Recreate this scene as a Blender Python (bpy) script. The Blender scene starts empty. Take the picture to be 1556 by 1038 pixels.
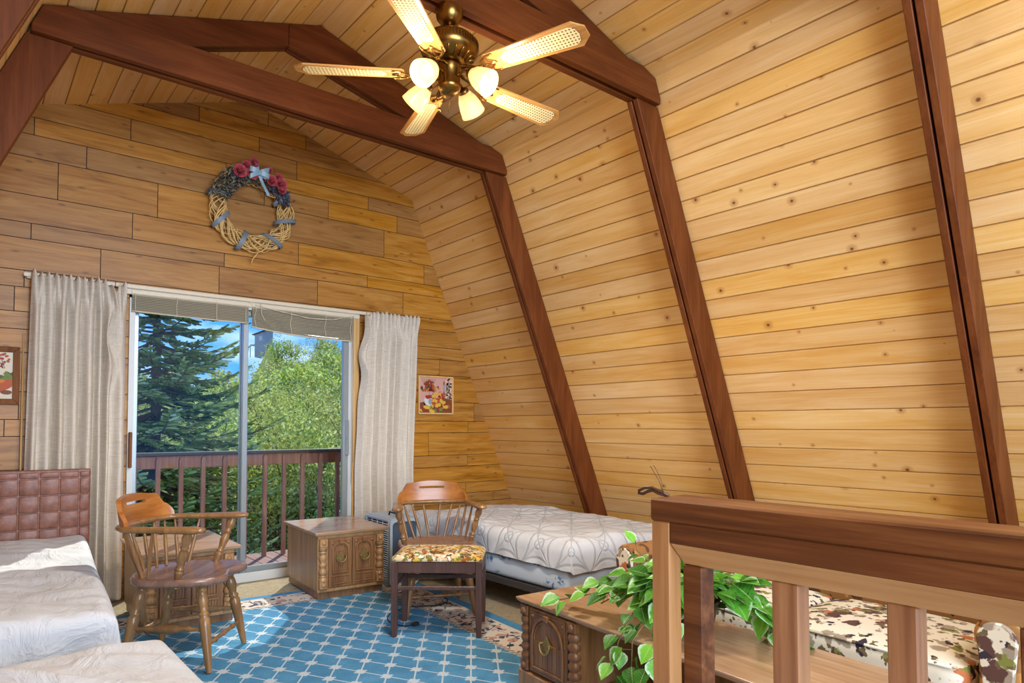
import bpy, bmesh, math, random
from mathutils import Vector, Matrix, noise
PI = math.pi
RND = random.Random(11)
COL = bpy.context.scene.collection

# ------------------------------------------------------------------ mesh collector
class MB:
    def __init__(s):
        s.v = []; s.f = []; s.sm = []; s.mi = []; s.uv = []; s.at = []
    def add(s, vs, fs, smooth=False, M=None, mi=0, uv=None, at=0.0):
        n = len(s.v)
        for p in vs:
            s.v.append(tuple(M @ Vector(p)) if M is not None else tuple(p))
        for i, f in enumerate(fs):
            s.f.append([n + k for k in f]); s.sm.append(smooth); s.mi.append(mi); s.at.append(at)
            s.uv.append([uv[k] for k in f] if uv else None)
        return s
    def box(s, a, b, bev=0.0, M=None, mi=0, seg=1, at=0.0):
        lo = [min(a[i], b[i]) for i in range(3)]; hi = [max(a[i], b[i]) for i in range(3)]
        if bev <= 0:
            vs = [(x, y, z) for x in (lo[0], hi[0]) for y in (lo[1], hi[1]) for z in (lo[2], hi[2])]
            fs = [(0, 1, 3, 2), (4, 6, 7, 5), (0, 4, 5, 1), (2, 3, 7, 6), (0, 2, 6, 4), (1, 5, 7, 3)]
            return s.add(vs, fs, False, M, mi, at=at)
        bm = bmesh.new(); bmesh.ops.create_cube(bm, size=1)
        for v in bm.verts:
            for i in range(3): v.co[i] = lo[i] if v.co[i] < 0 else hi[i]
        bev = min(bev, 0.49 * min(hi[i] - lo[i] for i in range(3)))
        bmesh.ops.bevel(bm, geom=bm.edges[:], offset=bev, segments=seg, profile=0.5, affect='EDGES')
        s.bm(bm, M, mi, seg > 1); return s
    def bm(s, bm, M=None, mi=0, smooth=False):
        bm.verts.index_update()
        vs = [v.co.copy() for v in bm.verts]; fs = [[v.index for v in f.verts] for f in bm.faces]
        bm.free(); s.add(vs, fs, smooth, M, mi)
    def lathe(s, prof, seg=16, M=None, mi=0, cap=True, smooth=True):
        vs = []; fs = []; n = len(prof)
        for r, z in prof:
            for k in range(seg):
                a = 2 * PI * k / seg; vs.append((r * math.cos(a), r * math.sin(a), z))
        for i in range(n - 1):
            for k in range(seg):
                k2 = (k + 1) % seg; fs.append((i*seg+k, i*seg+k2, (i+1)*seg+k2, (i+1)*seg+k))
        s.add(vs, fs, smooth, M, mi)
        if cap:
            if prof[0][0] > 1e-5: s.add(vs[:seg], [tuple(range(seg))[::-1]], False, M, mi)
            if prof[-1][0] > 1e-5: s.add(vs[-seg:], [tuple(range(seg))], False, M, mi)
        return s
    def turn(s, a, b, prof, seg=12, mi=0, M=None):
        a = Vector(a); b = Vector(b); d = b - a; L = d.length
        q = Vector((0, 0, 1)).rotation_difference(d.normalized()).to_matrix().to_4x4()
        T = Matrix.Translation(a) @ q
        if M is not None: T = M @ T
        return s.lathe([(r, t * L) for t, r in prof], seg, T, mi)
    def tube(s, pts, r, seg=8, M=None, mi=0, flat=None, cap=True, closed=False):
        pts = [Vector(p) for p in pts]; n = len(pts)
        rs = r if isinstance(r, (list, tuple)) else [r] * n
        vs = []; fs = []; up = None
        for i, p in enumerate(pts):
            if closed: t = pts[(i+1) % n] - pts[i-1]
            else: t = pts[min(i+1, n-1)] - pts[max(i-1, 0)]
            t = t.normalized() if t.length > 1e-9 else Vector((0, 0, 1))
            if up is None:
                up = Vector((0, 0, 1)) if abs(t.z) < 0.9 else Vector((1, 0, 0))
            side = t.cross(up)
            if side.length < 1e-6: side = t.orthogonal()
            side.normalize(); up = side.cross(t).normalized()
            w, h = (rs[i], rs[i]) if flat is None else (rs[i] * flat[0], rs[i] * flat[1])
            for k in range(seg):
                a = 2 * PI * k / seg; vs.append(p + side * (w * math.cos(a)) + up * (h * math.sin(a)))
        m = n if closed else n - 1
        for i in range(m):
            j = (i + 1) % n
            for k in range(seg):
                k2 = (k + 1) % seg; fs.append((i*seg+k, i*seg+k2, j*seg+k2, j*seg+k))
        if cap and not closed:
            fs.append(tuple(range(seg))[::-1]); fs.append(tuple((n-1)*seg + k for k in range(seg)))
        return s.add(vs, fs, True, M, mi)
    def prism(s, poly, y0, y1, M=None, mi=0, bev=0.0, axis='y'):
        n = len(poly)
        if axis == 'y': mk = lambda p, t: (p[0], t, p[1])
        elif axis == 'x': mk = lambda p, t: (t, p[0], p[1])
        else: mk = lambda p, t: (p[0], p[1], t)
        bm = bmesh.new()
        A = [bm.verts.new(mk(p, y0)) for p in poly]; B = [bm.verts.new(mk(p, y1)) for p in poly]
        bm.faces.new(A); bm.faces.new(B[::-1])
        for i in range(n):
            j = (i + 1) % n; bm.faces.new((A[i], B[i], B[j], A[j]))
        bmesh.ops.recalc_face_normals(bm, faces=bm.faces[:])
        if bev > 0: bmesh.ops.bevel(bm, geom=bm.edges[:], offset=bev, segments=1, affect='EDGES')
        s.bm(bm, M, mi); return s
    def grid(s, fn, nu, nv, M=None, mi=0, smooth=True, wrapu=False, flip=False, uvf=None):
        vs = []; uv = []
        for j in range(nv + 1):
            for i in range(nu + (0 if wrapu else 1)):
                vs.append(fn(i / nu, j / nv)); uv.append(uvf(i / nu, j / nv) if uvf else (i / nu, j / nv))
        w = nu if wrapu else nu + 1; fs = []
        for j in range(nv):
            for i in range(nu):
                i2 = (i + 1) % w
                f = (j*w+i, j*w+i2, (j+1)*w+i2, (j+1)*w+i)
                fs.append(f[::-1] if flip else f)
        return s.add(vs, fs, smooth, M, mi, uv)
    def build(s, name, mats, parent=None, recalc=True):
        me = bpy.data.meshes.new(name); me.from_pydata(s.v, [], s.f); 
        if not isinstance(mats, (list, tuple)): mats = [mats]
        for m in mats: me.materials.append(m)
        me.polygons.foreach_set('use_smooth', s.sm); me.polygons.foreach_set('material_index', s.mi)
        if any(u is not None for u in s.uv):
            l = me.uv_layers.new(name='UVMap'); k = 0; dat = [0.0] * (2 * len(me.loops))
            for f, u in zip(s.f, s.uv):
                for q in range(len(f)):
                    if u: dat[2*k] = u[q][0]; dat[2*k+1] = u[q][1]
                    k += 1
            l.data.foreach_set('uv', dat)
        if any(s.at):
            a = me.attributes.new('rnd', 'FLOAT', 'FACE'); a.data.foreach_set('value', s.at)
        if recalc:
            bm = bmesh.new(); bm.from_mesh(me); bmesh.ops.recalc_face_normals(bm, faces=bm.faces[:]); bm.to_mesh(me); bm.free()
        me.update()
        o = bpy.data.objects.new(name, me); COL.objects.link(o)
        if parent is not None: o.parent = parent
        return o

def tag(o, label=None, cat=None, group=None, kind=None):
    if label: o['label'] = label
    if cat: o['category'] = cat
    if group: o['group'] = group
    if kind: o['kind'] = kind
    return o
def thing(name, label, cat, loc=(0, 0, 0), rz=0.0, group=None, kind=None):
    o = bpy.data.objects.new(name, None); COL.objects.link(o); o.empty_display_size = 0.1
    o.location = loc; o.rotation_euler = (0, 0, rz)
    return tag(o, label, cat, group, kind)
def dup(o, parent=None):
    c = o.copy(); COL.objects.link(c)
    if parent is not None: c.parent = parent
    for ch in list(o.children): dup(ch, c)
    return c
def lerp(a, b, t): return a + (b - a) * t
def nz(x, y=0.0, z=0.0): return noise.noise(Vector((x, y, z)))
def arc(cx, cy, r, a0, a1, n): return [(cx + r*math.cos(math.radians(lerp(a0, a1, i/n))), cy + r*math.sin(math.radians(lerp(a0, a1, i/n)))) for i in range(n+1)]

# ------------------------------------------------------------------ node helpers
def srgb(h):
    if isinstance(h, str):
        h = h.lstrip('#'); h = [int(h[i:i+2], 16) for i in (0, 2, 4)]
    r = []
    for c in h:
        c = c / 255; r.append(c / 12.92 if c <= 0.04045 else ((c + 0.055) / 1.055) ** 2.4)
    return (*r, 1.0)
class T:
    def __init__(s, name, rough=0.5, spec=0.5):
        s.m = bpy.data.materials.new(name); s.m.use_nodes = True; s.t = s.m.node_tree
        s.b = s.t.nodes['Principled BSDF']; s.out = s.t.nodes['Material Output']
        s.b.inputs['Roughness'].default_value = rough
        s.b.inputs['Specular IOR Level'].default_value = spec
    def n(s, typ, ins=None, **pr):
        nd = s.t.nodes.new(typ)
        for k, v in pr.items(): setattr(nd, k, v)
        for k, v in (ins or {}).items(): s.put(nd.inputs[k], v)
        return nd
    def put(s, sock, v):
        if isinstance(v, X): v = v.o
        if isinstance(v, bpy.types.NodeSocket): s.t.links.new(v, sock)
        else: sock.default_value = v
    def x(s, sock): return X(s, sock)
    def math(s, op, *a):
        nd = s.t.nodes.new('ShaderNodeMath'); nd.operation = op
        for i, v in enumerate(a): s.put(nd.inputs[i], v)
        return X(s, nd.outputs[0])
    def coord(s, which='Object'):
        return s.n('ShaderNodeTexCoord').outputs[which]
    def sep(s, vec):
        nd = s.n('ShaderNodeSeparateXYZ', {0: vec}); return [X(s, o) for o in nd.outputs]
    def comb(s, x, y, z=0.0):
        return s.n('ShaderNodeCombineXYZ', {0: x, 1: y, 2: z}).outputs[0]
    def map(s, vec, scale=(1, 1, 1), loc=(0, 0, 0), rot=(0, 0, 0)):
        return s.n('ShaderNodeMapping', {'Vector': vec, 'Scale': scale, 'Location': loc, 'Rotation': rot}).outputs[0]
    def noise(s, vec, scale=5.0, detail=4.0, rough=0.5, dist=0.0, out=0):
        nd = s.n('ShaderNodeTexNoise', {'Vector': vec, 'Scale': scale, 'Detail': detail, 'Roughness': rough, 'Distortion': dist})
        return X(s, nd.outputs[out])
    def vor(s, vec, scale=5.0, feature='F1', out='Distance', rnd=1.0, dim='3D'):
        nd = s.n('ShaderNodeTexVoronoi', {'Vector': vec, 'Scale': scale, 'Randomness': rnd}, feature=feature, voronoi_dimensions=dim)
        return X(s, nd.outputs[out])
    def white(s, v):
        nd = s.n('ShaderNodeTexWhiteNoise', noise_dimensions='1D'); s.put(nd.inputs['W'], v); return X(s, nd.outputs['Value'])
    def ramp(s, fac, stops, interp='LINEAR'):
        nd = s.n('ShaderNodeValToRGB'); s.put(nd.inputs[0], fac); cr = nd.color_ramp; cr.interpolation = interp
        while len(cr.elements) < len(stops): cr.elements.new(0.5)
        for e, (p, c) in zip(cr.elements, stops):
            e.position = p; e.color = c if not isinstance(c, str) else srgb(c)
        return nd.outputs[0]
    def mix(s, fac, a, b, mode='MIX'):
        nd = s.n('ShaderNodeMix', data_type='RGBA', blend_type=mode)
        if isinstance(a, str): a = srgb(a)
        if isinstance(b, str): b = srgb(b)
        s.put(nd.inputs['Factor'], fac); s.put(nd.inputs['A'] if False else nd.inputs[6], a); s.put(nd.inputs[7], b)
        return nd.outputs[2]
    def smooth(s, v, a, b):
        nd = s.n('ShaderNodeMapRange', {'Value': v, 'From Min': a, 'From Max': b}, interpolation_type='SMOOTHSTEP')
        return X(s, nd.outputs[0])
    def hsv(s, col, h=0.5, sat=1.0, v=1.0):
        return s.n('ShaderNodeHueSaturation', {'Hue': h, 'Saturation': sat, 'Value': v, 'Color': col}).outputs[0]
    def bump(s, h, strength=0.3, dist=0.01):
        nd = s.n('ShaderNodeBump', {'Strength': strength, 'Distance': dist, 'Height': h})
        s.t.links.new(nd.outputs[0], s.b.inputs['Normal']); return nd
    def col(s, c):
        s.put(s.b.inputs['Base Color'], srgb(c) if isinstance(c, str) else c); return s.m
    def rough(s, v): s.put(s.b.inputs['Roughness'], v)
    def rnd(s): return X(s, s.n('ShaderNodeObjectInfo').outputs['Random'])
class X:
    def __init__(s, t, o): s.t = t; s.o = o
    def __add__(s, b): return s.t.math('ADD', s, b)
    __radd__ = __add__
    def __sub__(s, b): return s.t.math('SUBTRACT', s, b)
    def __rsub__(s, b): return s.t.math('SUBTRACT', b, s)
    def __mul__(s, b): return s.t.math('MULTIPLY', s, b)
    __rmul__ = __mul__
    def __truediv__(s, b): return s.t.math('DIVIDE', s, b)
    def fr(s): return s.t.math('FRACT', s)
    def fl(s): return s.t.math('FLOOR', s)
    def ab(s): return s.t.math('ABSOLUTE', s)
    def lt(s, b): return s.t.math('LESS_THAN', s, b)
    def gt(s, b): return s.t.math('GREATER_THAN', s, b)
    def mn(s, b): return s.t.math('MINIMUM', s, b)
    def mx(s, b): return s.t.math('MAXIMUM', s, b)
    def sq(s): return s.t.math('SQRT', s)
    def sin(s): return s.t.math('SINE', s)

def wood(name, dark, mid, light, axis=0, rough=0.42, grain=1.0, spec=0.5, var=0.25, tight=14.0):
    t = T(name, rough, spec); oc = t.coord('Object')
    r = t.rnd() * 7.3
    off = t.n('ShaderNodeVectorMath', {0: oc, 1: t.comb(r, r, r)}, operation='ADD').outputs[0]
    sc = [tight] * 3; sc[axis] = 1.1
    a = t.noise(t.map(off, sc), 1.6, 5, 0.6, 0.5)
    sc2 = [95.0] * 3; sc2[axis] = 3.0
    b = t.noise(t.map(off, sc2), 1.0, 3, 0.6)
    f = a * 0.75 + b * 0.3
    c = t.ramp(f, [(0.3, dark), (0.5, mid), (0.72, light)])
    big = t.noise(off, 3.0, 2)
    c = t.hsv(c, 0.5, 1.0, big * (2 * var) + (1.0 - var))
    t.bump(b, 0.10 * grain, 0.003)
    return t.col(c)
def plain(name, c, rough=0.5, metal=0.0, spec=0.5, nsc=0.0, namp=0.12):
    t = T(name, rough, spec); t.b.inputs['Metallic'].default_value = metal
    cc = srgb(c)
    if nsc:
        v = t.noise(t.coord('Object'), nsc, 4)
        return t.col(t.hsv(cc, 0.5, 1.0, v * (2 * namp) + (1 - namp)))
    return t.col(cc)

M = {}
def pine(name, c0, c1, c2, pitch):
    t = T(name, 0.5, 0.35)
    u, v, _ = t.sep(t.coord('UV'))
    k = v / pitch; idx = k.fl(); fr = k.fr()
    r = t.white(idx); r2 = t.white(idx + 37.7)
    vec = t.comb(u * 0.9 + r * 91.0, v * 9.0, r * 13)
    g = t.noise(vec, 1.4, 5, 0.6, 0.7)
    fine = t.noise(t.comb(u * 2.0 + r * 17, v * 110.0), 1.0, 3, 0.6)
    c = t.ramp(g * 0.7 + fine * 0.3, [(0.28, c0), (0.5, c1), (0.75, c2)])
    c = t.hsv(c, r2 * 0.006 + 0.497, r * 0.14 + 0.98, r2 * 0.15 + 0.92)
    # knots
    kv = t.comb(u * 4.2 + r * 53, (fr - 0.5) * 0.62 + idx * 3.0)
    d = t.vor(kv, 1.0, rnd=1.0, dim='2D'); cc = t.n('ShaderNodeTexVoronoi', {'Vector': kv, 'Scale': 1.0}, voronoi_dimensions='2D').outputs['Color']
    rr = t.sep(cc)[0]
    size = (rr - 0.35).mx(0.0) * 0.15
    wob = t.noise(t.comb(u * 40, v * 40), 1.0, 2) * 0.02
    halo = 1.0 - t.smooth(d + wob, size * 0.8, size * 1.9 + 0.012)
    core = 1.0 - t.smooth(d + wob, size * 0.35, size * 0.75 + 0.001)
    has = rr.gt(0.42)
    c = t.mix(halo * has * 0.45, c, '#a8662a'); c = t.mix(core * has * 0.85, c, '#5a2f14')
    gr = fr.mn(1.0 - fr)
    c = t.mix((1.0 - t.smooth(gr, 0.018, 0.045)) * 0.55, c, '#7d4a1c')
    t.bump(fine + g, 0.08, 0.003)
    return t.col(c)
M['pine'] = pine('knotty pine boards', '#d09a56', '#deb072', '#eac893', 0.13)
def panelling():
    t = T('wood plank panelling', 0.42, 0.4)
    u, v, _ = t.sep(t.coord('UV'))
    r = X(t, t.n('ShaderNodeAttribute', attribute_name='rnd').outputs['Fac'])
    g = t.noise(t.comb(u * 1.3 + r * 91.0, v * 13.0, r * 31), 1.5, 5, 0.62, 1.1)
    fine = t.noise(t.comb(u * 3.0 + r * 17, v * 120.0), 1.0, 3, 0.6)
    c = t.ramp(g * 0.8 + fine * 0.2, [(0.28, '#744618'), (0.45, '#a56e30'), (0.62, '#b88344'), (0.85, '#c9995c')])
    c = t.hsv(c, 0.503, r * 0.12 + 0.96, r * 0.40 + 0.74)
    kv = t.comb(u * 2.0 + r * 50, v * 6.0 + r * 11)
    d = t.vor(kv, 1.0, dim='2D'); c = t.mix((1.0 - t.smooth(d, 0.01, 0.07)) * 0.6, c, '#5a3012')
    c = t.mix(r.lt(0.001), c, '#1d0f07')
    t.bump(fine, 0.05, 0.002)
    return t.col(c)
M['panel'] = panelling()
M['beam'] = wood('dark stained timber', '#4c2309', '#62300f', '#76401c', 0, 0.55, 1.2, 0.2, 0.15, 8)
M['beam_v'] = wood('dark stained post', '#4c2309', '#62300f', '#76401c', 2, 0.55, 1.2, 0.2, 0.15, 8)
M['maple'] = wood('honey maple', '#654527', '#835e38', '#9c774d', 2, 0.28, 0.5, 0.5)
M['maple_seat'] = wood('honey maple seat', '#694837', '#806050', '#98796a', 0, 0.25, 0.5, 0.5)
M['crest'] = wood('honey maple crest', '#7d481b', '#985c2a', '#ad743c', 0, 0.28, 0.5, 0.5)
M['cab'] = wood('walnut cabinet wood', '#7d5833', '#9c744b', '#b48e63', 2, 0.35, 0.6, 0.5)
M['cab_top'] = wood('walnut cabinet top', '#8a6748', '#a68362', '#ba997a', 0, 0.2, 0.5, 0.6, 0.15)
M['cab_dark'] = wood('walnut moulding', '#5c3b22', '#7d5535', '#98724a', 2, 0.38, 0.6, 0.5)
M['bench'] = wood('dark brown bench wood', '#3c2722', '#4d342c', '#604439', 2, 0.4, 0.5, 0.5)
M['rail_red'] = wood('redwood railing', '#3a1d0d', '#673b1d', '#8c5c34', 1, 0.4, 1.0, 0.4, 0.3, 18)
M['rail_tan'] = wood('tan cedar post', '#865a34', '#a57547', '#bb8c5c', 2, 0.45, 1.0, 0.4, 0.2, 18)
M['rail_tan_y'] = wood('pale cedar strip', '#a97c50', '#c99b6a', '#dab584', 1, 0.45, 1.0, 0.4, 0.15, 12)
M['rail_mix'] = wood('striped cedar baluster', '#754630', '#9c6c49', '#b98b60', 2, 0.42, 1.0, 0.4, 0.25, 24)
M['fan_wood'] = wood('golden oak fan blade', '#8e5a26', '#b47e40', '#cf9d5c', 0, 0.35, 0.6)
M['deckwood'] = wood('weathered deck wood', '#6d4c44', '#87645a', '#9c7a70', 1, 0.7, 0.8, 0.2, 0.2)
M['deckrail'] = wood('stained deck railing', '#775247', '#96695a', '#ad806e', 2, 0.65, 0.8, 0.2, 0.2)
M['deckcap'] = plain('dark weathered cap', '#3c3836', 0.6, nsc=9)
M['frame_wood'] = wood('picture frame walnut', '#5a2f14', '#74431f', '#8a5a30', 2, 0.6, 1.0, 0.2)
M['pine_trim'] = wood('clear pine trim', '#c39150', '#d9aa68', '#e5bd80', 2, 0.45)
M['brass'] = plain('antique brass', '#8d6a34', 0.28, 1.0, nsc=20)
M['brass_dark'] = plain('aged brass pull', '#9c8650', 0.38, 0.7, nsc=60, namp=0.3)
M['white_alu'] = plain('white aluminium', '#c9cbc8', 0.35, 0.0)
M['alu'] = plain('grey aluminium', '#9da6a8', 0.3, 0.5)
M['black'] = plain('black rubber', '#15151a', 0.5)
M['cream'] = plain('cream enamel', '#d9cdb4', 0.4)
M['steel'] = plain('painted bed steel', '#5b5450', 0.4, 0.5)
def linen():
    t = T('oatmeal linen', 0.85, 0.15); oc = t.coord('Object')
    h = t.noise(t.map(oc, (14, 14, 300)), 1.0, 4, 0.7); v = t.noise(t.map(oc, (220, 220, 5)), 1.0, 3, 0.6)
    slub = t.smooth(t.noise(t.map(oc, (9, 9, 160)), 1.0, 2, 0.7), 0.60, 0.78)
    c = t.ramp(h * 0.6 + v * 0.4, [(0.3, '#c2b5a3'), (0.55, '#e2d8c8'), (0.8, '#f0e8da')])
    c = t.mix(slub * 0.4, c, '#9c9186')
    t.bump(h + v, 0.15, 0.002); t.col(c)
    tr = t.n('ShaderNodeBsdfTranslucent', {'Color': c}); ms = t.n('ShaderNodeMixShader', {0: 0.14, 1: t.b.outputs[0], 2: tr.outputs[0]})
    t.t.links.new(ms.outputs[0], t.out.inputs[0]); return t.m
M['linen'] = linen()
def sheet(name, c0, c1):
    t = T(name, 0.8, 0.2); oc = t.coord('Object')
    a = t.noise(oc, 420.0, 2); b = t.noise(t.map(oc, (5, 3, 5)), 1.4, 5, 0.6, 1.2)
    t.bump(b * 1.0 + a * 0.02, 0.75, 0.03)
    return t.col(t.mix(b, c0, c1))
M['sheet'] = sheet('white cotton sheet', '#bdc1c6', '#ced1d5')
def quilt():
    t = T('quilted mattress pad', 0.85, 0.15); x, y, z = t.sep(t.coord('UV'))
    per = 0.30; fx = (x / per).fr(); fy = (y / per).fr()
    h = None
    for cx, cy in ((0, 0), (1, 0), (0, 1), (1, 1)):
        d = ((fx - cx) * (fx - cx) + (fy - cy) * (fy - cy)).sq()
        l = t.smooth((d - 0.7071).ab(), 0.0, 0.05); h = l if h is None else h.mn(l)
        l2 = t.smooth((d - 0.12).ab(), 0.0, 0.04); h = h.mn(l2)
    dg = ((fx + fy - 1.0).ab()).mn((fx - fy).ab()); h = h.mn(t.smooth(dg, 0.0, 0.035))
    w = t.noise(t.coord('Object'), 9.0, 4, 0.6)
    t.bump(h * 0.30 + w * 0.6, 0.5, 0.02)
    return t.col(t.mix(h, '#b4b7ba', '#cdcfd0'))
M['quilt'] = quilt()
def toile():
    t = T('white and blue floral ticking', 0.7, 0.2); oc = t.coord('Object')
    d = t.vor(t.map(oc, (1, 1, 1.6)), 7.0); w = t.noise(oc, 38.0, 3, 0.7)
    f = t.smooth(w, 0.48, 0.56) * (1.0 - t.smooth(d, 0.25, 0.42))
    return t.col(t.mix(f, '#c8d3dd', '#4b7ba8'))
M['toile'] = toile()
def floral(name, base, cols, scale, rough=0.85):
    t = T(name, rough, 0.15); oc = t.coord('Object')
    sc = t.n('ShaderNodeVectorMath', {0: t.n('ShaderNodeTexNoise', {'Vector': oc, 'Scale': scale * 2.5, 'Detail': 3.0}).outputs['Color']}, operation='SCALE'); sc.inputs['Scale'].default_value = 0.8 / scale
    vec = t.n('ShaderNodeVectorMath', {0: oc, 1: sc.outputs[0]}, operation='ADD').outputs[0]
    c = srgb(base)
    for i, (col, s, lo, hi, keep) in enumerate(cols):
        nd = t.n('ShaderNodeTexVoronoi', {'Vector': t.map(vec, loc=(i * 3.1, i * 1.7, i * 0.9)), 'Scale': scale * s})
        d = X(t, nd.outputs['Distance']); r = t.sep(nd.outputs['Color'])[0]
        m = (1.0 - t.smooth(d, lo, hi)) * r.lt(keep)
        c = t.mix(m, c, col)
    return t.col(c)
M['seat_floral'] = floral('mustard floral seat cloth', '#cbb68e', [('#7d5a2c', 1.5, .42, .50, .8), ('#cda443', 1.2, .40, .46, .7), ('#76783f', 1.9, .34, .42, .6), ('#a2542c', 1.4, .34, .40, .5), ('#4a3222', 2.6, .30, .38, .6), ('#ddd2bd', 2.0, .3, .38, .5)], 15)
M['sofa_floral'] = floral('autumn floral upholstery', '#d8cdb6', [('#9a8a76', 1.4, .34, .42, .75), ('#5c4038', 1.0, .36, .42, .6), ('#b5693f', 1.1, .27, .34, .45), ('#7d7f3f', 1.3, .29, .35, .5), ('#3a3138', 1.9, .28, .34, .55), ('#6b5a3f', 2.4, .28, .34, .6)], 10)
M['sofa_brown'] = floral('brown leaf upholstery', '#8a5f35', [('#5a3a22', 1.6, .25, .34, .6), ('#b07d43', 1.1, .28, .34, .4), ('#3b2a20', 2.3, .2, .28, .4)], 8)
def leather():
    t = T('brown leather', 0.42, 0.5); oc = t.coord('Object')
    a = t.noise(oc, 30.0, 5, 0.65); b = t.vor(oc, 260.0)
    t.bump(b * 0.4 + a * 0.4, 0.2, 0.003)
    return t.col(t.ramp(a, [(0.3, '#6b4131'), (0.55, '#875846'), (0.8, '#9d7060')]))
M['leather'] = leather()
def shag():
    t = T('beige shag carpet', 0.95, 0.05); oc = t.coord('Object')
    a = t.noise(oc, 26.0, 6, 0.75, 1.0); b = t.noise(oc, 160.0, 3, 0.7)
    t.bump(a + b * 0.6, 0.9, 0.03)
    return t.col(t.ramp(a * 0.6 + b * 0.4, [(0.3, '#a08c6a'), (0.5, '#c9b794'), (0.75, '#e0d3b6')]))
M['shag'] = shag()
RW, RL = 2.95, 3.3
def rugmat():
    t = T('blue trellis rug', 0.95, 0.05); oc = t.coord('Object')
    x, y, z = t.sep(oc)
    d = (0.0 - x).mn(x + RW).mn((0.0 - y).mn(y + RL))
    fz = t.noise(oc, 190.0, 3, 0.7); pat = t.noise(oc, 6.0, 4, 0.6)
    blue = t.ramp(fz * 0.55 + pat * 0.45, [(0.3, '#3b6c8e'), (0.5, '#4c85aa'), (0.72, '#699dc0')])
    A = (x + 0.137) / 0.157; B = (y - 0.021) / 0.257
    a = (A + B + 0.5).fr() - 0.5; b = (A - B + 0.5).fr() - 0.5
    jit = (t.noise(oc, 60.0, 2) - 0.5) * 0.012
    line = 1.0 - t.smooth(a.ab().mn(b.ab()) + jit, 0.018, 0.040)
    lx = ((a + b) * 0.0785).ab(); ly = ((a - b) * 0.1285).ab()
    r = (lx * lx + ly * ly).sq()
    la = a.ab() * 0.134; lb = b.ab() * 0.134
    star = (1.0 - t.smooth(lx.mn(ly), 0.006, 0.010)) * (1.0 - t.smooth(r, 0.028, 0.036))
    fat = (1.0 - t.smooth(la.mn(lb), 0.008, 0.012)) * (1.0 - t.smooth(r, 0.024, 0.030))
    field = t.mix(line.mx(star).mx(fat) * (fz * 0.5 + 0.55), blue, '#c2ccd0')
    # floral band
    wv = t.n('ShaderNodeTexNoise', {'Vector': oc, 'Scale': 9.0, 'Detail': 2.0}).outputs['Color']
    sc = t.n('ShaderNodeVectorMath', {0: wv}, operation='SCALE'); sc.inputs['Scale'].default_value = 0.09
    vec = t.n('ShaderNodeVectorMath', {0: oc, 1: sc.outputs[0]}, operation='ADD').outputs[0]
    v1 = t.vor(vec, 11.0); v2 = t.vor(t.map(vec, loc=(3, 1, 0)), 17.0); vine = (t.noise(vec, 11.0, 1) - 0.5).ab()
    band = t.mix(1.0 - t.smooth(v1, 0.30, 0.40), '#c9bfb2', '#b08a7d')
    band = t.mix(1.0 - t.smooth(v2, 0.24, 0.30), band, '#34405a')
    band = t.mix(1.0 - t.smooth(vine, 0.012, 0.022), band, '#3a4354')
    rope = t.mix((((x + y) * 26.0).fr()).lt(0.45), '#cfc6b6', '#3a3f49')
    c = t.mix(d.lt(0.325), field, rope); c = t.mix(d.lt(0.295), c, band)
    c = t.mix(d.lt(0.085), c, '#c9bfae'); c = t.mix(d.lt(0.07), c, blue)
    t.bump(fz, 0.5, 0.006)
    return t.col(c)
M['rug'] = rugmat()
def glass():
    t = T('window glass', 0.02, 0.5); tr = t.n('ShaderNodeBsdfTransparent', {0: (0.97, 0.99, 0.98, 1)}); gl = t.n('ShaderNodeBsdfGlossy', {0: (1, 1, 1, 1), 'Roughness': 0.02})
    lw = X(t, t.n('ShaderNodeLayerWeight', {0: .5}).outputs['Facing']); ms = t.n('ShaderNodeMixShader', {0: lw * lw * lw * .3 + .015, 1: tr.outputs[0], 2: gl.outputs[0]})
    t.t.links.new(ms.outputs[0], t.out.inputs[0]); return t.m
M['glass'] = glass()

# ------------------------------------------------------------------ camera
cam = bpy.data.cameras.new('camera'); cam.sensor_width = 36.0; cam.lens = 1016.07 / 1556 * 36; cam.shift_y = 91.2 / 1556
cam.clip_start = 0.05; cam.clip_end = 600
co = bpy.data.objects.new('camera', cam); COL.objects.link(co)
co.location = (0, 0, 1.2); co.rotation_euler = (math.radians(90 + 2.086), math.radians(0.07), math.radians(-39.475))
bpy.context.scene.camera = co

# ------------------------------------------------------------------ room shell
GY = 5.344; YB = -1.7
RX, RZ = 1.73, 3.775; KX, KZ = 3.194, 3.302; FX = 4.575
LKX = 2 * RX - KX; LFX = 2 * RX - FX
SL = (FX - KX) / KZ
o = MB().box((LFX - 0.3, YB, -0.15), (FX + 0.3, GY, 0)).build('floor', M['shag']); tag(o, kind='structure')

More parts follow.
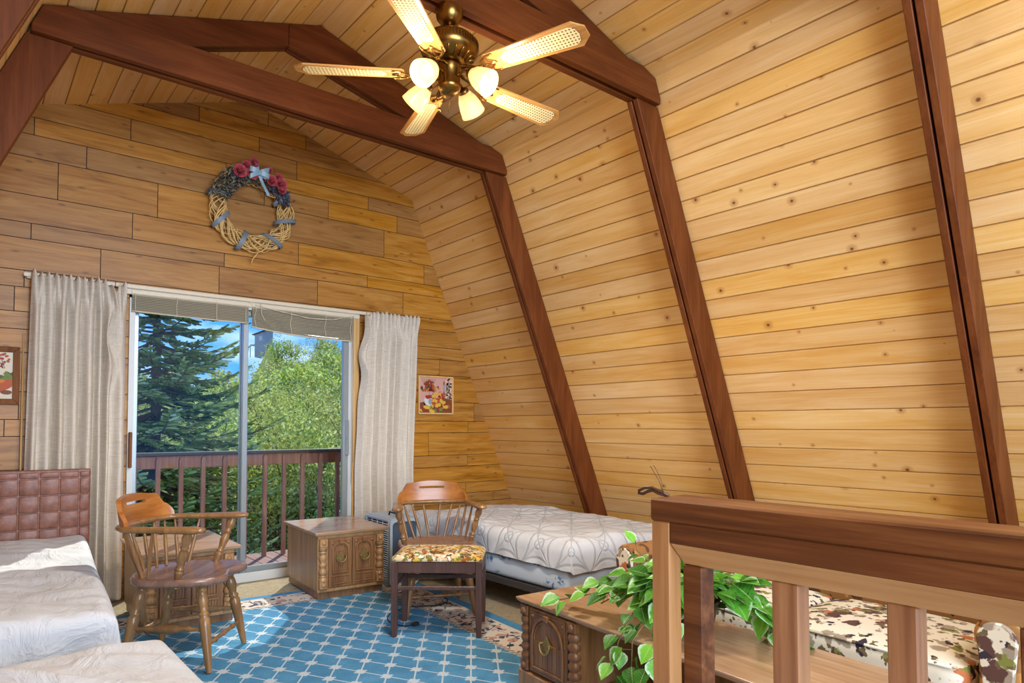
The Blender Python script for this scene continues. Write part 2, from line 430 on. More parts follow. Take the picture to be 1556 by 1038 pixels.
def slope(name, a, b, pitch=0.13, phase=0.0):
    """board ceiling from a=(x,z) up to b=(x,z), boards running along Y with V joints"""
    m = MB(); a = Vector((a[0], 0, a[1])); b = Vector((b[0], 0, b[1])); d = b - a; L = d.length; d.normalize()
    nrm = Vector((d.z, 0, -d.x))
    mid = Vector((RX, 0, 1.8))
    if (mid - a).dot(nrm) < 0: nrm = -nrm
    cs = [(0.0, 0.0)]; k = math.floor(phase / pitch)
    s = -phase
    while s < L:
        for q, h in ((0.0, -0.006), (0.0035, -0.001), (0.0055, 0.0), (pitch - 0.0055, 0.0), (pitch - 0.0035, -0.001)):
            if 0 < s + q < L: cs.append((s + q, h))
        s += pitch
    cs.append((L, 0.0))
    vs = []; uv = []; fs = []
    for i, (q, h) in enumerate(cs):
        p = a + d * q + nrm * h
        for y in (YB, GY + 0.02): vs.append((p.x, y, p.z)); uv.append((y, q + phase))
        if i: j = 2 * i; fs.append((j - 2, j - 1, j + 1, j))
    m.add(vs, fs, False, None, 0, uv)
    # outer roof skin
    p = [a - nrm * 0.12, b - nrm * 0.12]
    m.add([(q.x, y, q.z) for q in p for y in (YB, GY + 0.1)], [(0, 1, 3, 2)], False, None, 0, [(0, 0), (1, 0), (0, 1), (1, 1)])
    o = m.build(name, M['pine'], recalc=False); tag(o, kind='structure'); return o
slope('wall_right', (FX, 0), (KX, KZ), phase=0.028)
slope('wall_left', (LFX, 0), (LKX, KZ), phase=0.028)
slope('ceiling', (KX, KZ), (RX, RZ), phase=0.02)
slope('ceiling_left', (LKX, KZ), (RX, RZ), phase=0.02)

# gable wall: planks of random length laid as real boards
def clip(poly, nx, nz_, c):
    out = []
    for i in range(len(poly)):
        p, q = poly[i], poly[(i + 1) % len(poly)]
        dp = nx * p[0] + nz_ * p[1] - c; dq = nx * q[0] + nz_ * q[1] - c
        if dp <= 0: out.append(p)
        if dp * dq < 0:
            t = dp / (dp - dq); out.append((lerp(p[0], q[0], t), lerp(p[1], q[1], t)))
    return out
hp = []
for (ax, az), (bx, bz) in (((FX, 0), (KX, KZ)), ((KX, KZ), (RX, RZ)), ((RX, RZ), (LKX, KZ)), ((LKX, KZ), (LFX, 0))):
    nx, nz_ = bz - az, -(bx - ax); c = nx * ax + nz_ * az
    if nx * RX + nz_ * 1.0 - c > 0: nx, nz_, c = -nx, -nz_, -c
    hp.append((nx, nz_, c))
DX0, DX1, DZ1 = 0.90, 2.60, 2.16
rows = [3.80, 3.735, 3.62, 3.505, 3.39, 3.235, 3.118, 2.965, 2.715, 2.53, 2.425, 2.215, 2.105, 1.945, 1.83, 1.68, 1.425, 1.245, 1.135, .92, .81, .65, .545, .455, .33, .22, .11, 0]
jx = {3.62: 1.34, 3.505: 1.79, 3.39: .888, 3.235: .33, 3.118: .625, 2.965: .465, 2.715: .91, 2.53: .326, 2.425: .72, 2.215: .296, 2.105: .247, 1.945: .6, 1.83: 3.508, 1.68: 3.66, 1.425: .284, 1.245: 3.842, 1.135: 3.387, .92: 3.835, .81: 3.2, .65: 3.815, .545: 4.152, .455: 3.5}
jx2 = {3.62: 2.173, 3.505: 3.0}
jl = {3.118: [-1.8, -.585, .625, 1.835, 2.377, 3.04, 4.2, 5.4], 2.965: [-1.95, -.744, -.142, .466, 1.068, 1.45, 2.909, 3.9, 5.1], 2.425: [-1.7, -.49, .72, 1.50, 2.286, 3.107, 4.3, 5.5]}
wm = MB(); pr = random.Random(5)
G = 0.0025
for r0, r1 in zip(rows, rows[1:]):
    j0 = jx.get(r0, pr.random()); js = sorted({round(j0 + k * 1.21, 3) for k in range(-4, 5)} | ({round(jx2[r0] + k * 1.21, 3) for k in range(-4, 5)} if r0 in jx2 else set()))
    js = jl.get(r0, js)
    js = [j for i, j in enumerate(js) if i == 0 or j - js[i-1] > 0.12]
    for x0, x1 in zip(js, js[1:]):
        tone = 0.12 + 0.85 * pr.random()
        zs = [(r1 + G, r0 - G)]
        if r1 < DZ1 < r0: zs = [(r1 + G, DZ1), (DZ1, r0 - G)]
        for za, zb in zs:
            xs = [(x0 + G, x1 - G)]
            if zb <= DZ1 + 1e-6:
                xs = []
                if x0 < DX0: xs.append((x0 + G, min(x1 - G, DX0)))
                if x1 > DX1: xs.append((max(x0 + G, DX1), x1 - G))
            for xa, xb in xs:
                poly = [(xa, za), (xb, za), (xb, zb), (xa, zb)]
                for h in hp:
                    poly = clip(poly, *h)
                    if len(poly) < 3: break
                if len(poly) >= 3:
                    n = len(poly)
                    vs = [(p[0], GY, p[1]) for p in poly] + [(p[0], GY + 0.006, p[1]) for p in poly]
                    fs = [tuple(range(n))] + [(i, n + i, n + (i + 1) % n, (i + 1) % n) for i in range(n)]
                    wm.add(vs, fs, False, None, 0, [(v[0], v[2]) for v in vs], at=tone)
# dark backing behind the joints (door opening left free)
def backing(poly):
    for h in hp: poly = clip(poly, *h)
    n = len(poly); wm.add([(p[0], GY + 0.005, p[1]) for p in poly], [tuple(range(n))], False, None, 1, [p for p in poly], at=0.5)
    wm.add([(p[0], GY + 0.12, p[1]) for p in poly], [tuple(range(n))], False, None, 1, [p for p in poly], at=0.5)
backing([(LFX, DZ1), (FX, DZ1), (FX, 3.9), (LFX, 3.9)]); backing([(LFX, 0), (DX0, 0), (DX0, DZ1), (LFX, DZ1)]); backing([(DX1, 0), (FX, 0), (FX, DZ1), (DX1, DZ1)])
M['joint'] = plain('dark joint', '#1c0f08', 0.8)
o = wm.build('wall_back', [M['panel'], M['joint']], recalc=False); tag(o, kind='structure')

# timber frames: doubled members with a gap
def double(m, poly, y0, y1, gap=0.012):
    w = (y1 - y0 - gap) / 2
    m.prism(poly, y0, y0 + w, bev=0.003); m.prism(poly, y1 - w, y1, bev=0.003)
def inner(x, z): return x
for k, y in enumerate((4.02, 2.54, 1.03)):
    fr = thing('beam_frame', None, None, (0, y, 0), kind='structure')
    e = 0.003
    for sgn in (1, -1):
        pts = [(FX - e, 0.0), (FX - 0.2005, 0.0), (FX - 0.2005 - 3.148 * SL, 3.148), (FX - e - 3.148 * SL, 3.148)]
        if sgn < 0: pts = [(2 * RX - x, z) for x, z in pts]
        m = MB(); double(m, pts, 0.0, 0.082); m.build('post', M['beam_v'] if 'beam_v' in M else M['beam'], fr)
    m = MB(); double(m, [(.225, 3.15), (3.237, 3.15), (3.237, 3.185), (3.19, 3.296), (3.07, 3.335), (.39, 3.335), (.27, 3.296), (.224, 3.185)], -0.035, 0.082, 0.03); m.build('tie_beam', M['beam'], fr)
    m = MB(); double(m, [(.385, 3.3365), (.92, 3.3365), (1.519, 3.558), (1.519, 3.700)], 0.0, 0.082); m.build('rafter', M['beam'], fr)
    m = MB(); double(m, [(1.521, 3.558), (1.521, 3.703), (1.73, 3.769), (3.07, 3.3365), (2.43, 3.3365)], 0.0, 0.082); m.build('rafter', M['beam'], fr)

# ------------------------------------------------------------------ sliding door
d = thing('door_1', None, None, (0, GY, 0), kind='structure')
m = MB(); y0, y1 = -0.02, 0.11
m.box((DX0, y0, 0), (DX0 + 0.035, y1, DZ1)); m.box((DX1 - 0.035, y0, 0), (DX1, y1, DZ1)); m.box((DX0, y0, DZ1 - 0.05), (DX1, y1, DZ1)); m.box((DX0, y0, 0), (DX1, y1, 0.045)); m.box((DX0, y0 - 0.006, 0), (DX1, y0 + 0.004, 0.07))
m.build('frame', M['white_alu'], d)
def panel(name, x0, x1, ya, yb, mt):
    m = MB(); s = 0.042
    m.box((x0, ya, 0.05), (x0 + s, yb, DZ1 - 0.055), 0.004); m.box((x1 - s, ya, 0.05), (x1, yb, DZ1 - 0.055), 0.004)
    m.box((x0 + s, ya, 0.05), (x1 - s, yb, 0.11), 0.004); m.box((x0 + s, ya, DZ1 - 0.10), (x1 - s, yb, DZ1 - 0.055), 0.004)
    p = m.build(name, mt, d)
    MB().box((x0 + s, (ya + yb) / 2 - 0.003, 0.11), (x1 - s, (ya + yb) / 2 + 0.003, DZ1 - 0.10)).build('pane', M['glass'], p)
    return p
panel('fixed_panel', DX0 + 0.03, 1.725, 0.05, 0.085, M['alu'])
sp = panel('sliding_panel', 1.685, DX1 - 0.035, 0.0, 0.036, M['alu'])
m = MB(); m.box((2.545, -0.035, 0.95), (2.57, 0.0, 1.25), 0.006); m.build('latch', M['alu'], sp)
m = MB(); m.box((0.905, -0.055, 0.91), (0.925, -0.03, 1.16), 0.004); m.box((0.91, -0.032, 0.95), (0.92, 0.05, 0.965)); m.box((0.91, -0.032, 1.1), (0.92, 0.05, 1.115)); m.build('handle', M['frame_wood'], d)
m = MB(); m.box((DX1 + 0.005, -0.018, 0), (DX1 + 0.065, 0.004, DZ1), 0.003); o = m.build('trim_1', M['pine_trim']); o.location = (0, GY - 0.003, 0); tag(o, kind='structure')
m = MB(); m.box((DX0 - 0.04, -0.03, DZ1 - 0.03), (DX1 + 0.06, -0.001, DZ1 + 0.04), 0.004); o = m.build('trim_2', M['cream']); o.location = (0, GY - 0.004, 0); tag(o, kind='structure')
# ------------------------------------------------------------------ rug
rug = tag(MB().box((-RW, -RL, 0), (0, 0, 0.006)).build('rug', M['rug']), 'blue rug with a pale trellis of stars and a flowered border', 'rug')
rug.location = (2.745, 4.70, 0.0005); rug.rotation_euler = (0, 0, math.radians(-4.6))
Z0 = 0.0068

# ------------------------------------------------------------------ carved cabinets
SPINDLE = [(0, .030), (.10, .030), (.105, .020), (.13, .029), (.15, .029), (.165, .017), (.19, .025), (.25, .031), (.33, .026), (.40, .018), (.45, .028), (.50, .028), (.53, .018), (.60, .024), (.68, .031), (.75, .026), (.80, .018), (.83, .029), (.86, .029), (.89, .020), (.90, .030), (1, .030)]
TWIST = [(0, .026)] + [(i / 60, .020 + .009 * abs(math.sin(i / 60 * PI * 5))) for i in range(1, 60)] + [(1, .026)]
def column(m, x, y, z0, z1, prof, bl=0.055):
    w = 0.028
    for a, b in ((z0, z0 + bl), (z1 - bl, z1)):
        m.box((x - w, y - w * 0.8, a), (x + w, y + 0.01, b), 0.004)
        m.lathe([(0.0, 0.012), (.008, .010), (.014, .004), (.016, 0)], 12, Matrix.Translation((x, y - w * 0.8, (a + b) / 2)) @ Matrix.Rotation(PI / 2, 4, 'X'), cap=False)
    m.turn((x, y, z0 + bl), (x, y, z1 - bl), [(t, r * 1.0) for t, r in prof], 16)
def frame_rect(m, x0, x1, z0, z1, y, w=0.012, h=0.008):
    for a, b in (((x0, z0), (x1, z0 + w)), ((x0, z1 - w), (x1, z1)), ((x0, z0 + w), (x0 + w, z1 - w)), ((x1 - w, z0 + w), (x1, z1 - w))):
        m.box((a[0], y - h, a[1]), (b[0], y, b[1]), 0.003)
def grooved(m, x0, x1, z0, z1, y, n):
    w = (x1 - x0) / n
    for i in range(n): m.box((x0 + i * w + .001, y - 0.004, z0), (x0 + (i + 1) * w - .001, y, z1), 0.002)
def arch(m, cx, z, r, w, y, h, leg):
    out = arc(cx, z, r, 180, 0, 20); inn = arc(cx, z, r - w, 0, 180, 20)
    m.prism([(cx - r, z - leg)] + out + [(cx + r, z - leg), (cx + r - w, z - leg)] + inn + [(cx - r + w, z - leg)], y - h, y, bev=0.002)
def pull(parent, x, y, z, s=1.0):
    m = MB(); pts = []
    for i in range(24):
        a = 2 * PI * i / 24; rr = (0.021 + 0.006 * math.cos(4 * a) + 0.003 * math.cos(8 * a)) * s
        pts.append((x + rr * math.cos(a) * 1.05, z + rr * math.sin(a)))
    m.prism(pts, y - 0.004, y, bev=0.0012)
    m.lathe([(.006, 0), (.008, .004), (.004, .010), (.005, .012), (0, .013)], 10, Matrix.Translation((x - .022 * s, y - .003, z + .004)) @ Matrix.Rotation(PI / 2, 4, 'X'))
    m.lathe([(.006, 0), (.008, .004), (.004, .010), (.005, .012), (0, .013)], 10, Matrix.Translation((x + .022 * s, y - .003, z + .004)) @ Matrix.Rotation(PI / 2, 4, 'X'))
    m.tube([(x + .026 * s * math.cos(a), y - .015 - .004 * abs(math.sin(a)), z + .004 + .030 * s * math.sin(a)) for a in [PI + PI * i / 14 for i in range(15)]], [.0032 + .0018 * math.sin(PI * i / 14) for i in range(15)], 8)
    return m.build('pull_handle', M['brass_dark'], parent)
def arched_door(parent, x0, x1, z0, z1, y, low=0.0, name='door'):
    """raised door with an arched field, keystone and a small lower field"""
    m = MB(); m.box((x0, y - 0.016, z0), (x1, y, z1), 0.003)
    f = y - 0.016; cx = (x0 + x1) / 2; zl = z0 + low
    if low:
        frame_rect(m, x0 + .018, x1 - .018, z0 + .018, zl - .006, f, .010, .007); grooved(m, x0 + .03, x1 - .03, z0 + .030, zl - .018, f, 7)
        za = zl + 0.008
    else: za = z0 + 0.02
    r = (x1 - x0) / 2 - 0.022; zc = z1 - 0.020 - r
    arch(m, cx, zc, r, 0.013, f, 0.010, zc - za - 0.012); arch(m, cx, zc, r - 0.017, 0.006, f, 0.007, 0.0)
    m.box((cx - r, f - .010, za), (cx + r, f, za + .013), 0.003)
    grooved(m, cx - r + .014, cx + r - .014, za + .014, zc, f, 6)
    m.prism([(cx - .013, zc + r - .018), (cx + .013, zc + r - .018), (cx + .017, zc + r + .010), (cx - .017, zc + r + .010)], f - .016, f, bev=0.003)
    for sx in (-1, 1):   # spandrel bosses
        m.lathe([(.011, 0), (.010, .004), (.005, .008), (0, .009)], 12, Matrix.Translation((cx + sx * (r - .004), f, z1 - .030)) @ Matrix.Rotation(PI / 2, 4, 'X'), cap=False)
        m.prism([(cx + sx * (r + .012), z1 - .012), (cx + sx * .022, z1 - .012), (cx + sx * .022, z1 - .017), (cx + sx * (r + .006), z1 - .017), (cx + sx * (r + .006), zc + .01), (cx + sx * (r + .012), zc + .01)][::sx], f - .006, f)
    o = m.build(name, M['cab_dark'], parent)
    pull(o, cx, f - .004, lerp(za, zc + r, 0.52), 1.35); return o
def slab_top(parent, x0, x1, y0, y1, z0, z1):
    m = MB(); s = z1 - z0
    prof = [(-0.016, 0.0), (-0.012, .20), (-0.004, .34), (-0.004, .52), (0.0, .66), (0.0, .90), (-0.003, 1.0)]
    rings = []
    for off, t in prof: rings.append([(x0 - off, y0 - off, z0 + t * s), (x1 + off, y0 - off, z0 + t * s), (x1 + off, y1 + off, z0 + t * s), (x0 - off, y1 + off, z0 + t * s)])
    vs = [p for r in rings for p in r]; fs = [(3, 2, 1, 0)]
    for i in range(len(rings) - 1):
        for k in range(4): k2 = (k + 1) % 4; fs.append((4*i + k, 4*i + k2, 4*i + 4 + k2, 4*i + 4 + k))
    n = 4 * (len(rings) - 1); fs.append((n, n + 1, n + 2, n + 3))
    m.add(vs, fs); return m.build('top', M['cab_top'], parent)
def end_table(label, loc, rz):
    t = thing('end_table', label, 'side table', loc, rz, 'matching carved end tables')
    W, D, H = 0.49, 0.68, 0.465
    m = MB(); m.box((-W/2, 0.012, 0.055), (W/2, D, H - 0.027), 0.003)
    m.box((-W/2 - .002, 0.002, 0.05), (W/2 + .002, 0.02, 0.072), 0.003); m.box((-W/2, 0.002, H - .05), (W/2, 0.02, H - .027), 0.003)
    m.build('body', M['cab'], t)
    m = MB(); m.box((-W/2 + .012, 0.03, 0), (W/2 - .0, D, 0.055), 0.002); m.build('plinth', M['cab_dark'], t)
    slab_top(t, -W/2 - .028, W/2 + .028, -.028, D + .02, H - .027, H)
    for sx in (-1, 1):
        m = MB(); column(m, sx * (W/2 - .036), 0.008, .074, H - .05, SPINDLE); m.build('column', M['cab'], t)
    dw = (W - 2 * .074) / 2
    for sx in (-1, 1):
        a, b = sorted((sx * .002, sx * dw)); arched_door(t, a, b, .078, H - .054, 0.012, 0.085)
    return t
end_table('low carved end table standing alone before the sliding door', (2.15, 4.385, Z0), math.radians(-4))
end_table('low carved end table beside the linen curtain, behind a spindle armchair', (1.075, 4.29, Z0), math.radians(-1.0))

def console():
    t = thing('media_console', 'long low carved console with open middle shelf, holding the trailing ivy', 'console table', (1.965, 2.36, Z0), math.radians(-95))
    L, D, H = 1.60, 0.43, 0.42; y = 0.03; ew = 0.36
    m = MB()
    m.box((0.03, y, .10), (0.045 + ew, D, H - .026), 0.002); m.box((L - .045 - ew, y, .10), (L - .03, D, H - .026), 0.002)
    m.box((0.05 + ew, D - .03, .10), (L - .05 - ew, D - .01, H - .026)); m.box((0.05 + ew, y, .10), (L - .05 - ew, D - .03, .118))
    m.build('body', M['cab'], t)
    MB().box((0.012, 0.004, 0), (L - .012, D, .10), 0.004).build('plinth', M['cab'], t)
    slab_top(t, 0, L, 0, D + .02, H - .026, H)
    for x in (.052, .052 + ew - .03, L - .052 - ew + .03, L - .052):
        m = MB(); column(m, x, y - .002, .105, H - .03, TWIST, 0.045); m.build('column', M['cab_dark'], t)
    arched_door(t, .085, .052 + ew - .062, .11, H - .032, y)
    arched_door(t, L - .052 - ew + .062, L - .085, .11, H - .032, y)
console()

# ------------------------------------------------------------------ spindle armchairs
LEG = [(0, .013), (.06, .016), (.30, .022), (.52, .0265), (.60, .027), (.62, .019), (.645, .025), (.66, .025), (.68, .017), (.74, .022), (.80, .0275), (.86, .025), (.895, .016), (.915, .024), (.935, .024), (.955, .018), (1, .017)]
STRB = [(0, .009), (.12, .010), (.2, .012), (.22, .016), (.25, .012), (.34, .015), (.44, .024), (.5, .026), (.56, .024), (.66, .015), (.75, .012), (.78, .016), (.8, .012), (.88, .010), (1, .009)]
STRC = [(0, .008), (.15, .010), (.22, .010), (.235, .015), (.26, .010), (.45, .0125), (.5, .0145), (.55, .0125), (.74, .010), (.765, .015), (.78, .010), (.85, .010), (1, .008)]
POST = [(0, .015), (.10, .018), (.16, .022), (.20, .023), (.215, .015), (.235, .021), (.255, .021), (.27, .014), (.36, .017), (.48, .023), (.58, .020), (.64, .014), (.66, .020), (.68, .020), (.70, .015), (.76, .019), (.86, .024), (.94, .019), (1, .015)]
SPN = [(0, .0065), (.25, .009), (.42, .011), (.7, .0085), (1, .006)]
def armchair(label, loc, rz, sc=1.0):
    t = thing('spindle_armchair', label, 'armchair', loc, rz, 'spindle-back wooden armchairs'); t.scale = (sc,) * 3
    # seat (front is -Y)
    def outline(a):
        c, s_ = math.cos(a), math.sin(a)
        x = 0.262 * math.copysign(abs(c) ** 0.72, c); y = 0.235 * math.copysign(abs(s_) ** 0.62, s_)
        if s_ > 0: x *= 1 - 0.12 * s_ * s_
        else: y += 0.030 * math.cos(x / 0.262 * PI * 1.5) * (-s_) ** 3 - .012
        return x, y - 0.005
    rings = [(0.0, -.012), (.3, -.013), (.6, -.012), (.8, -.006), (.92, -.001), (.975, 0), (1.0, -.008), (1.0, -.028), (.96, -.038), (.85, -.042), (0.0, -.042)]
    N = 56; vs = []; fs = []
    for k, z in rings:
        for i in range(N):
            x, y = outline(2 * PI * i / N); vs.append((x * k, y * k + (.02 if k < .9 and z > -.02 else 0) * (1 - k), .452 + z - (0.004 if k < .9 and z > -.02 and y * k > 0 else 0)))
    for j in range(len(rings) - 1):
        for i in range(N): i2 = (i + 1) % N; fs.append((j*N + i, j*N + i2, (j+1)*N + i2, (j+1)*N + i))
    MB().add(vs, fs, True).build('seat', M['maple_seat'], t)
    F = [(-.225, -.215), (.225, -.215), (-.20, .225), (.20, .225)]; S = [(-.165, -.145), (.165, -.145), (-.15, .145), (.15, .145)]
    def onleg(i, h): k = h / .415; return (lerp(F[i][0], S[i][0], k), lerp(F[i][1], S[i][1], k), h)
    for i in range(4): MB().turn((*F[i], 0), (*S[i], .415), LEG, 14).build('leg', M['maple'], t)
    MB().turn(onleg(0, .20), onleg(2, .20), STRB, 12).build('stretcher', M['maple'], t)
    MB().turn(onleg(1, .20), onleg(3, .20), STRB, 12).build('stretcher', M['maple'], t)
    MB().turn(onleg(0, .125), onleg(1, .125), STRC, 12).build('stretcher', M['maple'], t)
    MB().turn(onleg(2, .155), onleg(3, .155), STRC, 12).build('stretcher', M['maple'], t)
    # bow: arms sweeping round the back
    zb = .692
    def bow(u):   # u in -1..1 from arm end to arm end
        a = abs(u); sg = 1 if u > 0 else -1
        if a > .5:
            k = (a - .5) / .5; return Vector((sg * lerp(.255, .285, k), lerp(.13, -.205, k), zb))
        th = a / .5 * PI / 2
        return Vector((sg * .255 * math.sin(th) ** .8, .13 + .135 * math.cos(th) ** .85 if th < PI / 2 - 1e-6 else .13, zb))
    us = [-1 + 2 * i / 72 for i in range(73)]
    pts = [bow(u) for u in us]
    ws = [(.027 if abs(u) < .62 else lerp(.027, .034, (abs(u) - .62) / .30) if abs(u) < .92 else lerp(.034, .020, (abs(u) - .92) / .08)) for u in us]
    m = MB(); m.tube(pts, [w * 1.12 for w in ws], 12, flat=(1.0, .52)); m.build('arm_bow', M['maple'], t)
    # crest board with hump profile and hand slot
    W = .225
    def top(s):
        a = abs(s) / W
        if a < .52: return .135 + .012 * math.cos(a / .52 * PI) * 0.6
        if a < .78: return lerp(.128, .070, (1 - math.cos((a - .52) / .26 * PI)) / 2)
        return lerp(.070, .026, ((a - .78) / .22) ** 1.5)
    def cp(s): # point on back arc at arclength-like s
        u = s / .285 * .5; p = bow(max(-.5, min(.5, u))); q = bow(max(-.5, min(.5, u + .01))); w = bow(max(-.5, min(.5, u - .01)))
        tg = (q - w).normalized(); return p, Vector((tg.y, -tg.x, 0))
    m = MB(); N = 60
    def col(s, z, side):
        p, nr = cp(s); z2 = z + .008; lean = z * 0.16
        q = p + nr * (0.011 * side) + Vector((0, lean, z2)); return q
    for i in range(N):
        s0, s1 = lerp(-W, W, i / N), lerp(-W, W, (i + 1) / N); slot = abs((s0 + s1) / 2) < .052
        for a0, a1 in ([((0, 0), (.088, .088)), ((.104, .104), (top(s0), top(s1)))] if slot else [((0, 0), (top(s0), top(s1)))]):
            vs = [col(s0, a0[0], -1), col(s1, a0[1], -1), col(s1, a1[1], -1), col(s0, a1[0], -1), col(s0, a0[0], 1), col(s1, a0[1], 1), col(s1, a1[1], 1), col(s0, a1[0], 1)]
            fs = [(0, 1, 2, 3), (7, 6, 5, 4), (3, 2, 6, 7), (1, 0, 4, 5)]
            if i == 0: fs.append((0, 3, 7, 4))
            if i == N - 1: fs.append((2, 1, 5, 6))
            m.add(vs, fs)
        if slot and abs((lerp(-W, W, (i - .5) / N))) >= .052: m.add([col(s0, .088, -1), col(s0, .104, -1), col(s0, .104, 1), col(s0, .088, 1)], [(0, 1, 2, 3)])
        if slot and abs((lerp(-W, W, (i + 1.5) / N))) >= .052: m.add([col(s1, .088, -1), col(s1, .104, -1), col(s1, .104, 1), col(s1, .088, 1)], [(3, 2, 1, 0)])
    m.build('crest_rail', M['crest'], t, recalc=False)
    for i in range(8):
        u = lerp(-.40, .40, i / 7); p = bow(u); a = lerp(-.185, .185, i / 7)
        b = (a, .205 - 0.9 * a * a * 2.4, .444)
        MB().turn(b, (p.x * .985, p.y, zb - .008), SPN, 8).build('spindle', M['maple'], t)
    for sg in (-1, 1):
        p = bow(sg * .90); MB().turn((sg * .222, -.055, .444), (p.x * .99, p.y + .01, zb - .008), POST, 14).build('arm_post', M['maple'], t)
        p = bow(sg * .62); MB().turn((sg * .215, .09, .444), (p.x * .99, p.y, zb - .008), SPN, 8).build('spindle', M['maple'], t)
    return t
armchair('wooden spindle armchair turned sideways between the sheeted beds and an end table', (0.92, 3.765, Z0 + .003), math.radians(52))
armchair('wooden spindle armchair facing the room behind the upholstered stool', (2.44, 3.745, Z0 + .003), math.radians(-25), .96)

# ------------------------------------------------------------------ stool with padded seat
def bench():
    t = thing('upholstered_stool', 'square-legged dark stool with padded mustard flowered seat', 'stool', (2.205, 3.345, Z0), math.radians(-41))
    W, D, H = .515, .345, .425
    for sx in (-1, 1):
        for sy in (-1, 1):
            x, y = sx * (W/2 - .018), sy * (D/2 - .018); m = MB()
            m.prism([(x - .014, 0), (x + .014, 0), (x + .018, .12), (x + .018, H), (x - .018, H), (x - .018, .12)], y - .016, y + .016, bev=0.003); m.build('leg', M['bench'], t)
    for sy in (-1, 1): MB().box((-W/2 + .036, sy * (D/2 - .012) - .011, H - .065), (W/2 - .036, sy * (D/2 - .012) + .011, H - .002), 0.003).build('apron', M['bench'], t)
    for sx in (-1, 1): MB().box((sx * (W/2 - .012) - .011, -D/2 + .036, H - .065), (sx * (W/2 - .012) + .011, D/2 - .036, H - .002), 0.003).build('apron', M['bench'], t)
    for sy in (-1, 1): MB().box((-W/2 + .034, sy * (D/2 - .018) - .007, .262), (W/2 - .034, sy * (D/2 - .018) + .007, .284), 0.003).build('stretcher', M['bench'], t)
    for sx in (-1, 1): MB().box((sx * (W/2 - .018) - .007, -D/2 + .034, .275), (sx * (W/2 - .018) + .007, D/2 - .034, .305), 0.003).build('stretcher', M['bench'], t)
    m = MB(); w, d = W/2 + .004, D/2 + .004
    def cu(u, v):
        a = math.cos(2 * PI * u); b = math.sin(2 * PI * u)
        k = [0, .35, .65, .85, .95, 1.0, 1.0, .985][v]; z = [.052, .051, .046, .038, .028, .016, .004, 0][v]
        x = math.copysign(abs(a) ** .16, a) * w * k; y = math.copysign(abs(b) ** .16, b) * d * k
        return (x, y, H + .001 + z + .002 * nz(x * 9, y * 9))
    vs = [cu(i / 64, j) for j in range(8) for i in range(64)]
    fs = [(j*64 + i, j*64 + (i + 1) % 64, (j+1)*64 + (i + 1) % 64, (j+1)*64 + i) for j in range(7) for i in range(64)]
    m.add(vs, fs, True); m.add(vs[-64:], [tuple(range(64))])
    m.build('cushion', M['seat_floral'], t)
bench()

# ------------------------------------------------------------------ beds
def drape(m, x0, x1, y0, y1, zt, drops, r=0.05, n=(60, 90), fold=0.0, seed=0, uvscale=1.0, sag=None, wr=0.004):
    """cloth laid over a mattress: drops = hang on x0, x1, y0, y1 sides"""
    W, D = x1 - x0, y1 - y0; q = r * PI / 2
    def mp(s, L, d0, d1):
        if s < r:
            e = r - s
            if e <= q: a = e / r; return r - r * math.sin(a), r * (1 - math.cos(a)), -1
            return 0.0, r + (e - q), -1
        if s > L - r:
            e = s - (L - r)
            if e <= q: a = e / r; return L - r + r * math.sin(a), r * (1 - math.cos(a)), 1
            return L, r + (e - q), 1
        return s, 0.0, 0
    def ext(d): return d - r + q - r if d > r else 0.0
    def seq(L, d0, d1, n):
        e0, e1 = (d0 - r + q - r), (d1 - r + q - r)
        brk = [-e0] + [r - q + q * k / 5 for k in range(0, 6)]
        mid = [lerp(r, L - r, k / n) for k in range(1, n)]
        end = [L - r + q * k / 5 for k in range(0, 6)] + [L + e1]
        st = []
        k0 = max(2, int(e0 / .04)); st += [lerp(-e0, r - q, k / k0) for k in range(k0)] + brk[1:] + mid + end[:-1]
        k1 = max(2, int(e1 / .04)); st += [lerp(L - r + q, L + e1, k / k1) for k in range(1, k1 + 1)]
        return st
    X_ = seq(W, drops[0], drops[1], n[0]); Y_ = seq(D, drops[2], drops[3], n[1])
    vs = []; uv = []
    for t in Y_:
        py, dy, sy = mp(t, D, drops[2], drops[3])
        for s in X_:
            px, dx, sx = mp(s, W, drops[0], drops[1])
            dz = max(dx, dy)
            x, y, z = x0 + px, y0 + py, zt - dz
            hang = max(0.0, dz - r)
            if fold and hang > 0:
                w = fold * min(1, hang / .12)
                if dx >= dy: x += sx * w * (.5 + nz(y * 9 + seed, z * 2, 3)) 
                if dy >= dx: y += sy * w * (.5 + nz(x * 9 + seed, z * 2, 7))
            if dz < r * .5:
                f = 1 - dz / (r * .5)
                z += f * (wr * 2.2 * nz(x * 3.1 + seed, y * 2.3, 1) + wr * abs(nz(x * 5 + y * 7 + seed, y * 2.2 - x * 2, 5)) * 2.0)
            if sag: z += sag(px / W, py / D) * max(0.0, 1 - dz / .3)
            vs.append((x, y, z)); uv.append((s * uvscale, t * uvscale))
    w = len(X_); fs = [(j*w + i, j*w + i + 1, (j+1)*w + i + 1, (j+1)*w + i) for j in range(len(Y_) - 1) for i in range(w - 1)]
    m.add(vs, fs, True, None, 0, uv)
